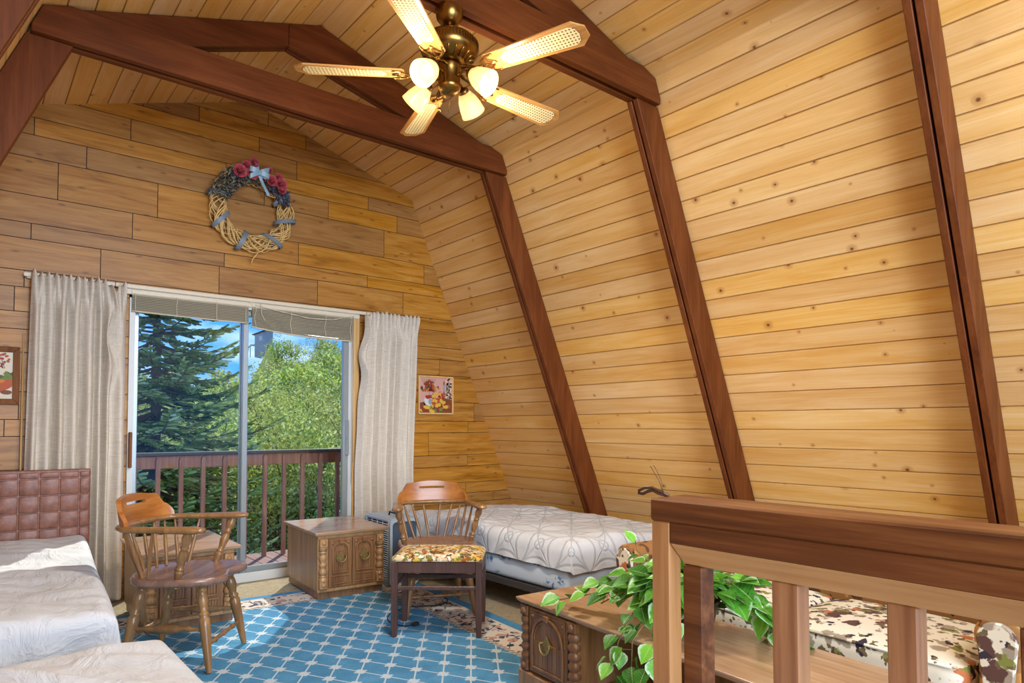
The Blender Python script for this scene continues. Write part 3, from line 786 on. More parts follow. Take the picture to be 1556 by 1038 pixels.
# twin bed against the gable wall
b1 = thing('twin_bed', 'sheeted white bed with brown tiled leather headboard against the plank wall', 'bed', (0.65, 5.165, Z0), math.radians(-4.0))
m = MB(); m.box((-1.0, -2.08, .10), (-.025, -.12, .30), 0.02); m.build('box_base', M['sheet'], b1)
m = MB(); drape(m, -1.02, -.005, -2.12, -.085, .50, (.36, .40, .40, .10), .055, (40, 80), .03, 2, sag=lambda u, v: -.045 * (1 - v) + .01 * math.sin(v * 9) * u, wr=.013); m.build('fitted_sheet', M['sheet'], b1, recalc=False)
m = MB(); m.box((-1.02, -.07, 0.30), (.012, -.025, .920), 0.006); 
for i in range(10):
    for j in range(7):
        x1 = .006 - i * .105 - (.0 if i == 0 else .055 - .0)
        if i == 0: xa, xb = -.046, .006
        else: xb = -.052 - (i - 1) * .105; xa = xb - .099
        zb_ = .905 - (0 if j == 0 else .042) - max(0, j - 1) * .105; za_ = zb_ - (.036 if j == 0 else .099)
        if xa < -1.01: continue
        m.box((xa, -.078, za_), (xb, -.066, zb_), .005, seg=2)
m.build('headboard', M['leather'], b1)
for x in (-.97, -.05):
    for y in (-2.1, -.14): MB().box((x - .025, y - .025, 0), (x + .025, y + .025, .10)).build('leg', M['black'], b1)
b2 = thing('twin_bed', 'low bed under a rumpled white sheet, without headboard', 'bed', (0.60, 2.68, Z0), 0)
m = MB(); m.box((-1.0, -1.85, .10), (-.04, -.04, .28), 0.02); m.build('box_base', M['sheet'], b2)
def sag2(u, v):
    r = .030 * math.exp(-((u - .62 + (v - .82) * 1.5) / .05) ** 2) + .02 * math.exp(-((u - .45 + (v - .8) * 1.2) / .06) ** 2)
    return r * (1 if v > .4 else v / .4) - .02 * u * v
m = MB(); drape(m, -1.02, -.005, -1.90, 0, .465, (.3, .33, .3, .33), .075, (60, 90), .025, 8, sag=sag2, wr=.011); m.build('fitted_sheet', M['sheet'], b2, recalc=False)
for x in (-.95, -.08):
    for y in (-1.8, -.1): MB().box((x - .025, y - .025, 0), (x + .025, y + .025, .10)).build('leg', M['black'], b2)
# full bed under the slope
b3 = thing('double_bed', 'low bed with white quilted pad over a blue flowered base under the pine slope', 'bed', (2.80, 2.86, 0), math.radians(0.5))
BW, BL = 1.20, 2.08
m = MB(); m.box((0, 0.02, .20), (BW, BL, .345), 0.03, seg=3); m.build('box_spring', M['toile'], b3)
m = MB(); m.box((-.01, 0, .155), (.03, BL, .195)); m.box((-.01, 0, .155), (BW, .035, .195)); m.box((BW - .03, 0, .155), (BW, BL, .195)); m.box((0, BL - .03, .155), (BW, BL, .195)); m.build('bed_frame', M['steel'], b3)
for x in (.08, BW - .08):
    for y in (.10, 1.0, BL - .10): MB().lathe([(.012, 0), (.022, .004), (.022, .03), (.014, .035), (.014, .156)], 12, Matrix.Translation((x, y, 0))).build('leg', M['black'], b3)
def sag3(u, v): return .02 * math.sin(u * 5 + v * 3) * math.sin(v * 4) + .035 * math.exp(-((u - .12) ** 2 / .02 + (v - .62) ** 2 / .02)) - .03 * max(0, v - .85) / .15
m = MB(); drape(m, -.01, BW, -.02, BL, .495, (.155, .12, .17, .14), .075, (70, 110), .035, 4, sag=sag3, wr=.010); m.build('quilted_pad', M['quilt'], b3, recalc=False)

# ------------------------------------------------------------------ sofa
sf = thing('loveseat', 'loveseat in autumn flowered fabric behind the console', 'sofa', (2.50, 2.24, Z0), math.radians(-93))
# local: x runs along the seat, front at y=0, depth +y
SW, SD = 1.66, .78
def softbox(m, a, b, r=.04, mi=0, puff=0.0):
    bm = bmesh.new(); bmesh.ops.create_cube(bm, size=1)
    for v in bm.verts:
        for i in range(3): v.co[i] = a[i] if v.co[i] < 0 else b[i]
    bmesh.ops.subdivide_edges(bm, edges=bm.edges[:], cuts=7, use_grid_fill=True)
    c = [(a[i] + b[i]) / 2 for i in range(3)]; h = [(b[i] - a[i]) / 2 for i in range(3)]
    for v in bm.verts:
        e = [max(0, abs(v.co[i] - c[i]) - (h[i] - r)) * (1 if v.co[i] > c[i] else -1) for i in range(3)]
        L = math.sqrt(sum(x * x for x in e))
        base = [max(-(h[i] - r), min(h[i] - r, v.co[i] - c[i])) for i in range(3)]
        if L > 1e-6:
            for i in range(3): v.co[i] = c[i] + base[i] + e[i] / L * min(L, r)
        if puff:
            u = [(v.co[i] - c[i]) / h[i] for i in range(3)]
            v.co[2] += puff * (1 - u[0] ** 2) * (1 - u[1] ** 2) * (1 if u[2] > 0 else 0)
    m.bm(bm, None, mi, True)
m = MB(); softbox(m, (.13, .02, .09), (SW - .13, SD - .02, .30), .02); m.build('base', M['sofa_brown'], sf)
for x0, x1 in ((.135, SW / 2 - .002), (SW / 2 + .002, SW - .135)):
    m = MB(); softbox(m, (x0, -.015, .302), (x1, .56, .452), .045, puff=.02)
    c = m.build('seat_cushion', M['sofa_floral'], sf)
    m = MB()
    for zz in (.315, .437): m.tube([(x0 + .03, -.0135, zz), (x1 - .03, -.0135, zz)], .006, 6)
    m.build('piping', M['sofa_floral'], c)
for x0, x1 in ((0, .125), (SW - .125, SW)):
    m = MB(); softbox(m, (x0, .02, .09), (x1, SD - .03, .50), .02); a = m.build('arm', M['sofa_brown'], sf)
    m = MB(); xc = (x0 + x1) / 2
    m.lathe([(.0, -.004), (.060, -.002), (.066, .006), (.066, SD - .06), (0, SD - .05)], 24, Matrix.Translation((xc, .012, .55)) @ Matrix.Rotation(-PI / 2, 4, 'X'), 0); m.build('arm_roll', M['sofa_brown'], a)
    m = MB(); m.prism([(xc + px * .053, .545 + pz * .055) for px, pz in arc(0, 0, 1, 0, 180, 14)] + [(xc - .045, .47), (xc - .035, .36), (xc + .035, .36), (xc + .045, .47)], -.006, .012, bev=.004); m.build('front_panel', M['sofa_floral'], a)
m = MB(); softbox(m, (.0, SD - .2, .09), (SW, SD, .70), .05); m.build('back', M['sofa_brown'], sf)
for x0, x1 in ((.135, SW / 2 - .002), (SW / 2 + .002, SW - .135)):
    m = MB(); softbox(m, (x0, .565, .47), (x1, SD - .205 + .02, .72), .045); m.build('back_cushion', M['sofa_floral'], sf)
for x in (.06, SW - .06):
    for y in (.07, SD - .07): MB().box((x - .025, y - .025, 0), (x + .025, y + .025, .09)).build('foot', M['cab_dark'], sf)
# ------------------------------------------------------------------ curtain rail, curtains, blinds
m = MB(); m.box((.29, 5.288, 2.168), (3.26, 5.304, 2.196), 0.003)
for x in (.32, 1.73, 3.2): m.box((x - .012, 5.30, 2.16), (x + .012, GY - .001, 2.19), 0.002)
tag(m.build('curtain_rail', M['cream']), 'long cream traverse rail above the sliding door', 'curtain rail')

def curtain(label, xa, xb, xa2, xb2, zb, seed, nf, flop):
    c = thing('curtain', label, 'curtain', (0, 5.280, 0), 0, 'linen curtains at the sliding door')
    r = random.Random(seed); fs_ = [r.uniform(.65, 1.5) for _ in range(nf)]; cum = [0]
    for f in fs_: cum.append(cum[-1] + f)
    cum = [q / cum[-1] for q in cum]; am = [r.uniform(.55, 1.15) for _ in range(nf)]
    zt = 2.185
    def wave(u):
        for i in range(nf):
            if u <= cum[i + 1] or i == nf - 1:
                t = (u - cum[i]) / (cum[i + 1] - cum[i]); return -math.sin(t * PI) ** 1.0 * am[i] + .25 * math.sin(2 * PI * t)
    def fn(u, v):
        z = lerp(zt, zb, v); k = min(1, v / .12); kk = k * k * (3 - 2 * k)
        x = lerp(lerp(xa, xa2, min(1, v * 1.6)), lerp(xb, xb2, min(1, v * 1.6)), u)
        u2 = u + .012 * nz(u * 4, v * 3, seed) * kk
        wide = wave(max(0, min(1, u2))) * .072 * (0.78 + .30 * v)
        pin = -.040 * abs(math.sin(u * nf * 1.7 * PI + .6 * nz(u * 5, seed))) ** .8 - .008 + .014 * nz(u * 13, seed, 4)
        y = lerp(pin, wide, kk)
        y += .012 * nz(u * 9 + seed, v * 7, 2) * kk
        z += (.016 * math.sin(u * nf * 3.4 * PI) + .020 * nz(u * 17, seed, 9)) * (1 - k) + .006 * nz(u * 20, seed)
        if flop:
            e, w = flop
            q = math.exp(-((u - e) / w) ** 2) * math.exp(-(v / .10) ** 2)
            y -= .055 * q; z -= .055 * q
            q2 = math.exp(-((u - e) / (w * .8)) ** 2)
            x += .03 * q2 * math.sin(v * 26) * math.exp(-((v - .16) / .14) ** 2); y -= .04 * q2 * math.exp(-((v - .2) / .12) ** 2) * (1 + math.sin(v * 30))
        return (x, y - .012, z)
    m = MB(); m.grid(fn, 260, 110)
    o = m.build('drape', M['linen'], c, recalc=False)
    s = o.modifiers.new('thickness', 'SOLIDIFY'); s.thickness = 0.003; s.offset = 0
    for i in range(int(nf * 1.2)):
        m = MB(); x = lerp(xa + .05, xb - .03, i / (nf * 1.2 - 1)); m.tube([(x, .010, zt - .03), (x, .002, zt - .01), (x, .002, zt + .014), (x, .008, zt + .018)], .0018, 5); m.build('hook', M['brass'], c)
    return c
curtain('linen curtain with flopped heading hung by the tiled leather headboard', .33, .865, .315, .87, .03, 3, 8, (.86, .07))
curtain('linen curtain hanging behind the grey wire crate', 2.66, 3.215, 2.60, 3.16, .06, 8, 8, (.04, .06))

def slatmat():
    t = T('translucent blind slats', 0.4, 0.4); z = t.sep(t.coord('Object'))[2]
    ln = (z * 85.0).fr(); c = t.mix(t.smooth((ln - .5).ab(), .12, .35), '#cdc2a8', '#857d6a'); t.bump(ln, .5, .004)  # darker stripes put the shading between slats into their colour
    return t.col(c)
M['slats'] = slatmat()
def blind(label, x0, x1, z00, z01, th0, th1, loose):
    b = thing('mini_blind', label, 'window blind', (0, 5.318, 0), 0, 'mini blinds pulled up over the sliding door')
    MB().box((x0, -.014, 2.135), (x1, .012, 2.162), .002).build('headrail', M['cream'], b)
    m = MB(); n = 16
    for i in range(n):
        k = i / (n - 1)
        za = lerp(2.128, z00 + .012, k); zc = lerp(2.128, z01 + .012, k); sg = .010 * loose * (i % 3)
        def fn(u, v, za=za, zc=zc, i=i):
            x = lerp(x0 + .006, x1 - .006, u); z = lerp(za, zc, u) - loose * .022 * math.sin(u * PI) * k * (1 - .4 * u) + .0012 * nz(x * 6, i)
            return (x, lerp(-.013, .012, v), z + .018 * (v - .5) + .003 * math.sin(v * PI) + .004 * (v - .5) * loose * nz(x * 2, i * .7))
        m.grid(fn, 24, 3, smooth=True)
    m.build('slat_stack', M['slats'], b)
    m = MB(); m.tube([(lerp(x0 + .004, x1 - .004, i / 16), -.001, lerp(z00, z01, i / 16) - loose * .022 * math.sin(i / 16 * PI) * (1 - .4 * i / 16)) for i in range(17)], .011, 8, flat=(1.2, .5)); m.build('bottom_rail', M['cream'], b)
    for q in (.03, .36, .70, .965):
        x = lerp(x0, x1, q); zz = lerp(z00, z01, q) - loose * .022 * math.sin(q * PI)
        m = MB(); pts = [(x + .006 * math.sin(i * 1.1) * loose, -.0165, lerp(2.14, zz - .006, i / 8)) for i in range(9)]; m.tube(pts, .0042, 6, flat=(1, .5)); m.build('ladder_tape', M['cream'], b)
    return b
blind('mini blind pulled up over the fixed pane next to the spruce', .905, 1.718, 2.012, 2.004, .1, .1, .15)
b = blind('sagging mini blind with a loose cord over the sliding pane', 1.735, 2.600, 1.978, 1.93, .1, .1, 1.0)
m = MB(); m.tube([(1.76, -.02, 2.15), (1.95, -.03, 2.118), (2.2, -.034, 2.085), (2.4, -.03, 2.095), (2.57, -.02, 2.14)], .003, 6); m.tube([(1.80, -.02, 2.16), (1.81, -.022, 2.08), (1.835, -.022, 2.03)], .003, 6)
m.tube([(2.585, -.02, 2.15), (2.588, -.022, 1.5), (2.583, -.02, .7)], .0025, 6); m.tube([(2.597, -.02, 2.15), (2.6, -.022, 1.6), (2.598, -.02, .9)], .0025, 6)
m.build('pull_cord', M['cream'], b)

# ------------------------------------------------------------------ pictures
cols = {k: plain('paint ' + k, v, 0.6) for k, v in dict(red='#9c2a1d', rust='#b4521f', orange='#d0792a', gold='#d5a53a', green='#6d7d33', olive='#4f5a2c', dark='#3b2018', pink='#c99a8c', cream='#ddd0b8', blue='#8c93a0', white='#cfcac6', brown='#7a3f1d').items()}
CK = list(cols); CI = {k: i for i, k in enumerate(CK)}
def disc(m, x, z, rx, rz, col, lay, rot=0.0, n=12, jag=0.0):
    pts = []
    for i in range(n):
        a = 2 * PI * i / n; j = 1 + jag * RND.uniform(-1, 1); px, pz = rx * j * math.cos(a), rz * j * math.sin(a)
        pts.append((x + px * math.cos(rot) - pz * math.sin(rot), -.0004 * lay, z + px * math.sin(rot) + pz * math.cos(rot)))
    m.add(pts, [tuple(range(n))[::-1]], False, None, CI[col])
def picture(label, xc, zc, w, h, fw, fm, bg, paint):
    p = thing('framed_picture', label, 'picture', (xc, GY - .002, zc))
    m = MB()
    for a in range(4):
        L, Hh = (w / 2, h / 2) if a % 2 == 0 else (h / 2, w / 2)
        Mx = Matrix.Rotation(a * PI / 2, 4, 'Y')
        m.prism([(-L, -Hh), (L, -Hh), (L - fw, -Hh + fw), (-L + fw, -Hh + fw)], -.022, -.001, M=Mx, bev=.003)
    m.build('frame', fm, p)
    m = MB(); m.box((-w/2 + fw - .002, -.010, -h/2 + fw - .002), (w/2 - fw + .002, -.004, h/2 - fw + .002), mi=CI[bg])
    n = MB(); paint(n, w/2 - fw, h/2 - fw); 
    for v, f in ((n.v, n.f),): m.add([(a, b_ - .0102, c) for a, b_, c in v], f); m.mi[-len(f):] = n.mi
    m.build('artwork', [cols[k] for k in CK], p, recalc=False)
def paint_still(m, W, H):
    disc(m, -.1*W, .1*H, .9*W, .86*H, 'pink', 1, n=4, rot=.785); m.add([(-W, -.0004, -H), (W, -.0004, -H), (W, -.0004, -.25*H), (.4*W, -.0004, -.12*H), (-W, -.0004, -.45*H)], [(0, 1, 2, 3, 4)], False, None, CI['brown'])
    for i in range(60): disc(m, RND.uniform(.66, .96)*W, RND.uniform(-.2, .95)*H, .012, .006, RND.choice(['olive', 'dark', 'cream']), 2, RND.uniform(0, 3), 6)
    for i in range(90):
        a = RND.gauss(0, .45); r = RND.uniform(.15, .95)
        disc(m, (-.42 + a * .62) * W, (.12 + r * .75 * (1 - abs(a) * .5)) * H, .016, .010, RND.choice(['red', 'rust', 'dark', 'dark', 'orange', 'olive', 'red', 'brown']), 3 + i * .02, RND.uniform(0, 3), 7, .3)
    for i in range(7): a = -.9 + i * .27; m.add([((-.42) * W, -.003, .0), ((-.42 + a * .5) * W, -.003, .92 * H), ((-.40 + a * .5) * W, -.003, .92 * H)], [(0, 1, 2)], False, None, CI['dark'])
    disc(m, -.42*W, -.32*H, .055, .05, 'white', 7, n=20); disc(m, -.42*W, -.10*H, .04, .018, 'red', 8, n=14, jag=.3); disc(m, -.36*W, -.36*H, .02, .03, 'blue', 8, n=14)
    for i in range(40): disc(m, RND.uniform(-.2, .5)*W, RND.uniform(-.75, .05)*H, .02, .017, RND.choice(['gold', 'orange', 'red', 'green', 'rust', 'gold']), 9 + i * .03, RND.uniform(0, 3), 9, .25)
    for i in range(26): disc(m, RND.uniform(-.95, .9)*W, RND.uniform(-.95, -.62)*H, .022, .018, RND.choice(['red', 'gold', 'orange', 'green', 'brown', 'rust', 'olive']), 11 + i * .03, 0, 10)
    disc(m, .50*W, .38*H, .007, .075, 'blue', 5); disc(m, .50*W, .72*H, .007, .018, 'orange', 5); disc(m, .50*W, -.12*H, .008, .06, 'olive', 5); disc(m, .50*W, .08*H, .022, .008, 'olive', 6)
def paint_bowl(m, W, H):
    for i in range(70): disc(m, RND.uniform(.05, .9)*W, RND.uniform(.35, .95)*H, .008, .007, RND.choice(['red', 'red', 'rust', 'pink', 'brown']), 2 + i * .01, 0, 8)
    for i in range(12): x = RND.uniform(.1, .8) * W; m.add([(x, -.001, .3*H), (x + RND.uniform(-.05, .05), -.001, .95*H), (x + .004, -.001, .3*H)], [(0, 1, 2)], False, None, CI['brown'])
    for i in range(36): disc(m, RND.uniform(-.3, .95)*W, RND.uniform(-.22, .06)*H, .034, .010, RND.choice(['green', 'olive', 'olive', 'green']), 4 + i * .02, RND.uniform(-.9, .9), 9)
    m.add([(x, -.006, z) for x, z in [(.35*W - .16 + .32 * i / 16, -.27*H - .085 * math.sin(PI * i / 16)) for i in range(17)] + [(.35*W + .17, -.16*H), (.35*W - .17, -.24*H)]], [tuple(range(19))], False, None, CI['rust'])
    disc(m, .3*W, -.30*H, .10, .018, 'orange', 17, .1)
    for i in range(16): disc(m, RND.uniform(-.5, .9)*W, RND.uniform(-.95, -.72)*H, .03, .014, RND.choice(['pink', 'cream', 'rust', 'brown', 'olive']), 18 + i * .03, RND.uniform(-.4, .4), 10)
picture('small framed still life of flowers and fruit between curtain and slope', 3.46, 1.49, .39, .36, .014, M['pine_trim'], 'pink', paint_still)
picture('walnut framed print of red berries and an orange bowl above the headboard', .055, 1.525, .46, .37, .036, M['frame_wood'], 'cream', paint_bowl)
m = MB(); m.tube([(.300, 5.27, .0), (.300, 5.305, .93), (.300, 5.336, 1.80)], [.006, .006, .005], 8); tag(m.build('drapery_wand', M['pine_trim']), 'thin wooden rod leaning on the wall beside a curtain edge', 'rod')

# ------------------------------------------------------------------ wreath
wr = thing('hanging_wreath', 'woven vine wreath with red roses and blue ribbons on the gable', 'wreath', (1.722, GY - .066, 2.885))
RR, rr_ = .262, .062
m = MB(); rw = random.Random(4)
for k in range(32):
    ph = rw.uniform(0, 2 * PI); tw = rw.choice([3, 4, 5, -3, -4]) + rw.uniform(-.4, .4); pr_ = rw.uniform(.55, 1.0) * rr_; p0 = rw.uniform(0, 2 * PI); span = rw.uniform(2.2, 5.5)
    pts = []
    for i in range(60):
        a = p0 + span * i / 59; q = ph + tw * a; R_ = RR + pr_ * 1.15 * math.cos(q); pts.append((R_ * math.cos(a), .045 * pr_ / rr_ * math.sin(q), R_ * math.sin(a)))
    m.tube(pts, rw.uniform(.0028, .0046), 5)
m.tube([(.03, 0, -.32), (.035, -.02, -.34), (.0, -.02, -.385), (-.008, -.015, -.42)], .004, 6)
M['vine'] = plain('pale vine', '#e3c07c', 0.6, nsc=30, namp=.25)
m.build('vine_ring', M['vine'], wr)
def leafcloud(m, n, a0, a1, spread, size, seed, ybase=-.06):
    r = random.Random(seed)
    for _ in range(n):
        a = math.radians(r.uniform(a0, a1)); R_ = RR + max(-1.6, min(1.6, r.gauss(0, 1))) * spread; c = Vector((R_ * math.cos(a), ybase + r.uniform(-.03, .035), R_ * math.sin(a)))
        d = Vector((r.uniform(-1, 1), r.uniform(-.6, .2), r.uniform(-1, 1))).normalized(); w = d.orthogonal().normalized(); s = size * r.uniform(.6, 1.3); nn = d.cross(w) * s * .18
        m.add([c - d * s, c + w * s * .42 + nn, c + d * s, c - w * s * .42 + nn], [(0, 1, 2, 3)])
M['foliage_dark'] = plain('dried dark foliage', '#46443c', 0.7, nsc=25, namp=.5); M['foliage_grey'] = plain('grey green foliage', '#85836f', 0.7, nsc=25, namp=.35); M['foliage_blue'] = plain('blue violet blossom', '#3a405f', 0.7, nsc=25, namp=.4)
m = MB(); leafcloud(m, 420, 96, 168, .045, .022, 1); leafcloud(m, 120, 62, 100, .04, .02, 11); m.build('dried_leaves', M['foliage_dark'], wr, recalc=False)
m = MB(); leafcloud(m, 190, 100, 172, .045, .018, 2, -.075); leafcloud(m, 60, 15, 60, .03, .016, 21); m.build('grey_leaves', M['foliage_grey'], wr, recalc=False)
m = MB(); leafcloud(m, 260, 16, 60, .035, .018, 3); leafcloud(m, 60, 105, 130, .03, .014, 31, -.08); m.build('blue_blossoms', M['foliage_blue'], wr, recalc=False)
M['rose'] = plain('faded red rose', '#c65860', 0.6, nsc=40, namp=.25)
for a, R_, s in ((117, .285, .046), (98, .258, .042), (105, .318, .034), (94, .345, .034), (50, .290, .042), (64, .258, .038), (58, .318, .030), (42, .262, .028), (74, .325, .026)):
    m = MB(); c = Vector((R_ * math.cos(math.radians(a)), -.095, R_ * math.sin(math.radians(a))))
    for ring, (n, rad, op, hh) in enumerate(((3, .35, .15, .55), (4, .6, .35, .5), (5, .85, .7, .42), (6, 1.0, 1.1, .32))):
        for k in range(n):
            th = 2 * PI * k / n + ring * .6
            def pet(u, v):
                w = (u - .5) * 2.4 / n * 2 * PI * .5; r_ = s * (rad * (.35 + .65 * v) ** .8 + .12 * op * v * v); ang = th + w * 1.0
                return c + Vector((r_ * math.cos(ang), -s * hh * v * (1 - .35 * op * v) * 1.5 + .01 * (1 - v), r_ * math.sin(ang)))
            m.grid(pet, 6, 4)
    m.lathe([(0, -.62 * s), (s * .16, -.58 * s), (s * .26, -.40 * s), (s * .22, 0), (0, .01)], 10, Matrix.Translation(c) @ Matrix.Rotation(-PI / 2, 4, 'X') @ Matrix.Scale(-1, 4, (0, 0, 1)), cap=False)
    m.build('rose', M['rose'], wr, recalc=False)
M['ribbon'] = plain('slate blue ribbon', '#74808a', 0.45); M['ribbon_lt'] = plain('pale blue ribbon', '#8fb0c2', 0.35)
def band(a, tilt, w, mt):
    m = MB(); c = Vector((RR * math.cos(a), 0, RR * math.sin(a))); er = Vector((math.cos(a), 0, math.sin(a))); et = Vector((-math.sin(a), 0, math.cos(a)))
    def fn(u, v):
        q = u * 2 * PI; off = et * ((v - .5) * w + tilt * math.cos(q) * .05)
        return c + er * (.083 * math.cos(q)) + Vector((0, -.058 * math.sin(q), 0)) + off
    m.grid(fn, 28, 2, wrapu=True); return m.build('ribbon', mt, wr, recalc=False)
for a, tl in ((163, .5), (206, .6), (252, -.2), (305, .8), (350, .7), (30, .3)): band(math.radians(a), tl, .034, M['ribbon'])
m = MB(); bc = Vector((.012, -.11, .268))
for sg, up in ((-1, .2), (1, .5), (-1, -.6), (1, -.25)):
    def loop(u, v, sg=sg, up=up):
        q = u * 2 * PI; r_ = .05 * (1 - math.cos(q)) * .5 * 1.5; return bc + Vector((sg * r_ + .0, -.016 * math.sin(q) - .012 * v, up * r_ + .036 * (v - .5)))
    m.grid(loop, 20, 3)
m.lathe([(0, -.014), (.012, -.01), (.014, 0), (.012, .01), (0, .014)], 12, Matrix.Translation(bc))
for dx, dz in ((.075, -.16), (-.02, .085)):
    m.grid(lambda u, v: bc + Vector((dx * v + .026 * (u - .5), .012 * math.sin(v * 5) + .02 * v, dz * v)), 3, 14)
m.build('bow', M['ribbon_lt'], wr, recalc=False)

# ------------------------------------------------------------------ wire-front crate
M['crate'] = plain('pale grey plastic', '#a9b3b9', 0.45, nsc=8); M['crate_in'] = plain('slate crate panel', '#42505f', 0.55, nsc=5); M['wire'] = plain('galvanised wire', '#d3d8da', 0.4, 0.1)
cr = thing('pet_crate', 'grey crate with wire-grid side and carrying handle beside the quilted bed', 'crate', (2.47, 4.42, Z0), math.radians(-4))
CW, CD, CH = .24, .47, .50
def rrect(w, h, r, n=6, x0=0, z0=0):
    p = []
    for cx, cz, a in ((w - r, r, -90), (w - r, h - r, 0), (r, h - r, 90), (r, r, 180)):
        p += [(x0 + cx + r * math.cos(math.radians(a + 90 * i / n)), z0 + cz + r * math.sin(math.radians(a + 90 * i / n))) for i in range(n + 1)]
    return p
m = MB(); o_ = rrect(CW, CH, .035); i_ = rrect(CW - .04, CH - .05, .03, 6, .02, .025); n = len(o_)
def ringframe(m, o_, i_, y0, y1):
    n = len(o_); vs = [(x, y0, z) for x, z in o_] + [(x, y0, z) for x, z in i_] + [(x, y1, z) for x, z in o_] + [(x, y1, z) for x, z in i_]; fs = []
    for k in range(n):
        k2 = (k + 1) % n; fs += [(k, k2, n + k2, n + k), (2*n + k, 3*n + k, 3*n + k2, 2*n + k2), (k, 2*n + k, 2*n + k2, k2), (n + k, n + k2, 3*n + k2, 3*n + k)]
    m.add(vs, fs)
ringframe(m, o_, i_, 0, .03); ringframe(m, o_, i_, CD - .03, CD)
m.box((.02, .03, CH - .028), (CW, CD - .03, CH), .004); m.box((.02, .03, 0), (CW, CD - .03, .03), .004); m.box((CW - .012, .03, .03), (CW, CD - .03, CH - .03))
m.box((0, .03, CH - .03), (.02, CD - .03, CH - .006), .006); m.box((0, .03, 0), (.02, CD - .03, .04), .006)
m.build('shell', M['crate'], cr)
MB().box((.02, .012, .025), (CW - .02, .018, CH - .025)).build('end_panel', M['crate_in'], cr)
m = MB(); m.box((.02, CD - .018, .025), (CW - .02, CD - .012, CH - .025)); m.build('end_panel', M['crate_in'], cr)
m = MB()
for k in range(26): zz = .05 + k * .0163; m.tube([(.006, .025, zz), (.006, CD - .025, zz)], .0040, 6)
for k in range(5): yy = .04 + k * (CD - .08) / 4; m.tube([(.003, yy, .035), (.003, yy, CH - .025)], .003, 5)
m.build('wire_grid', M['wire'], cr)
m = MB(); m.tube([(CW * .45, .10, CH), (CW * .45, .11, CH + .022), (CW * .45, .24, CH + .026), (CW * .45, .25, CH)], .007, 8); m.build('handle', M['black'], cr)

m = MB(); pts = [(2.62, 4.05), (2.60, 3.85), (2.47, 3.78), (2.30, 3.86), (2.13, 3.80), (2.04, 3.66), (2.06, 3.52), (2.12, 3.50)]
cp_ = []
for i in range(len(pts) - 1):
    for k in range(6):
        t = k / 6; p0, p1, p2, p3 = (pts[max(0, min(len(pts) - 1, i + j))] for j in (-1, 0, 1, 2))
        cp_.append(tuple(.5 * (2 * p1[a] + (p2[a] - p0[a]) * t + (2 * p0[a] - 5 * p1[a] + 4 * p2[a] - p3[a]) * t * t + (3 * p1[a] - p0[a] - 3 * p2[a] + p3[a]) * t ** 3) for a in (0, 1)) + (Z0 + .004,))
m.tube(cp_, .0035, 6); m.box((2.10, 3.475, Z0), (2.145, 3.505, Z0 + .02), .004)
tag(m.build('power_cord', M['black']), 'thin black cord and plug lying on the rug under the stool', 'cord')

# ------------------------------------------------------------------ stair railing
rl = thing('stair_railing', 'wooden stair railing with flat cap, post and square balusters', 'railing', (0.961, 0.0, 0))
ye, yb = .775, -.9
MB().box((-.002, yb, 1.031), (.10, ye, 1.070), .003).build('cap_rail', M['rail_red'], rl)
m = MB(); m.prism([(0, .9945), (0, 1.0305), (.062, 1.0305), (.062, .9945)], yb, .733, bev=.0015); m.build('sub_rail', M['rail_red'], rl)
m = MB(); m.prism([(.0005, .9942), (.062, .9942), (.062, .954), (.040, .954)], yb, .733, bev=.001); m.build('bevelled_strip', M['rail_tan_y'], rl)
MB().box((0, .7345, 0), (.0335, .7735, 1.0305), .002).build('post', M['rail_tan'], rl)
for k, (y0, y1) in enumerate(((.694, .7335), (.522, .566), (.356, .395), (.205, .243), (.04, .08), (-.125, -.085), (-.29, -.25), (-.455, -.415))):
    MB().box((.0385 if k else .036, y0, 0.06 if k else 0), (.074, y1, .9535), .002).build('baluster', M['rail_red'] if k in (0, 3) else M['rail_mix'], rl)
MB().box((.03, yb, .02), (.082, .69, .0595), .002).build('bottom_rail', M['rail_red'], rl)
M['strap'] = plain('brown leather strap', '#4d2f1a', 0.5)
m = MB(); m.tube([(1.005, .768, 1.0715), (1.0, .785, 1.079), (.998, .800, 1.0845), (.998, .818, 1.0835), (.998, .832, 1.077), (.999, .834, 1.072), (1.0, .824, 1.071), (.999, .812, 1.0765), (.999, .800, 1.0795), (1.0, .788, 1.075), (1.006, .77, 1.0705)], .0030, 8)
hk = m.build('hanger_loop', M['strap']); tag(hk, 'brown loop with fine wires sticking up at the railing cap corner', 'hanger')
m = MB(); m.tube([(1.0, .777, 1.074), (1.0, .786, 1.098), (1.0, .806, 1.124), (1.0, .807, 1.122)], .0005, 5); m.tube([(1.0, .776, 1.075), (1.0, .782, 1.10), (1.0, .795, 1.122), (1.0, .799, 1.126)], .0005, 5); m.build('wire', M['black'], hk)

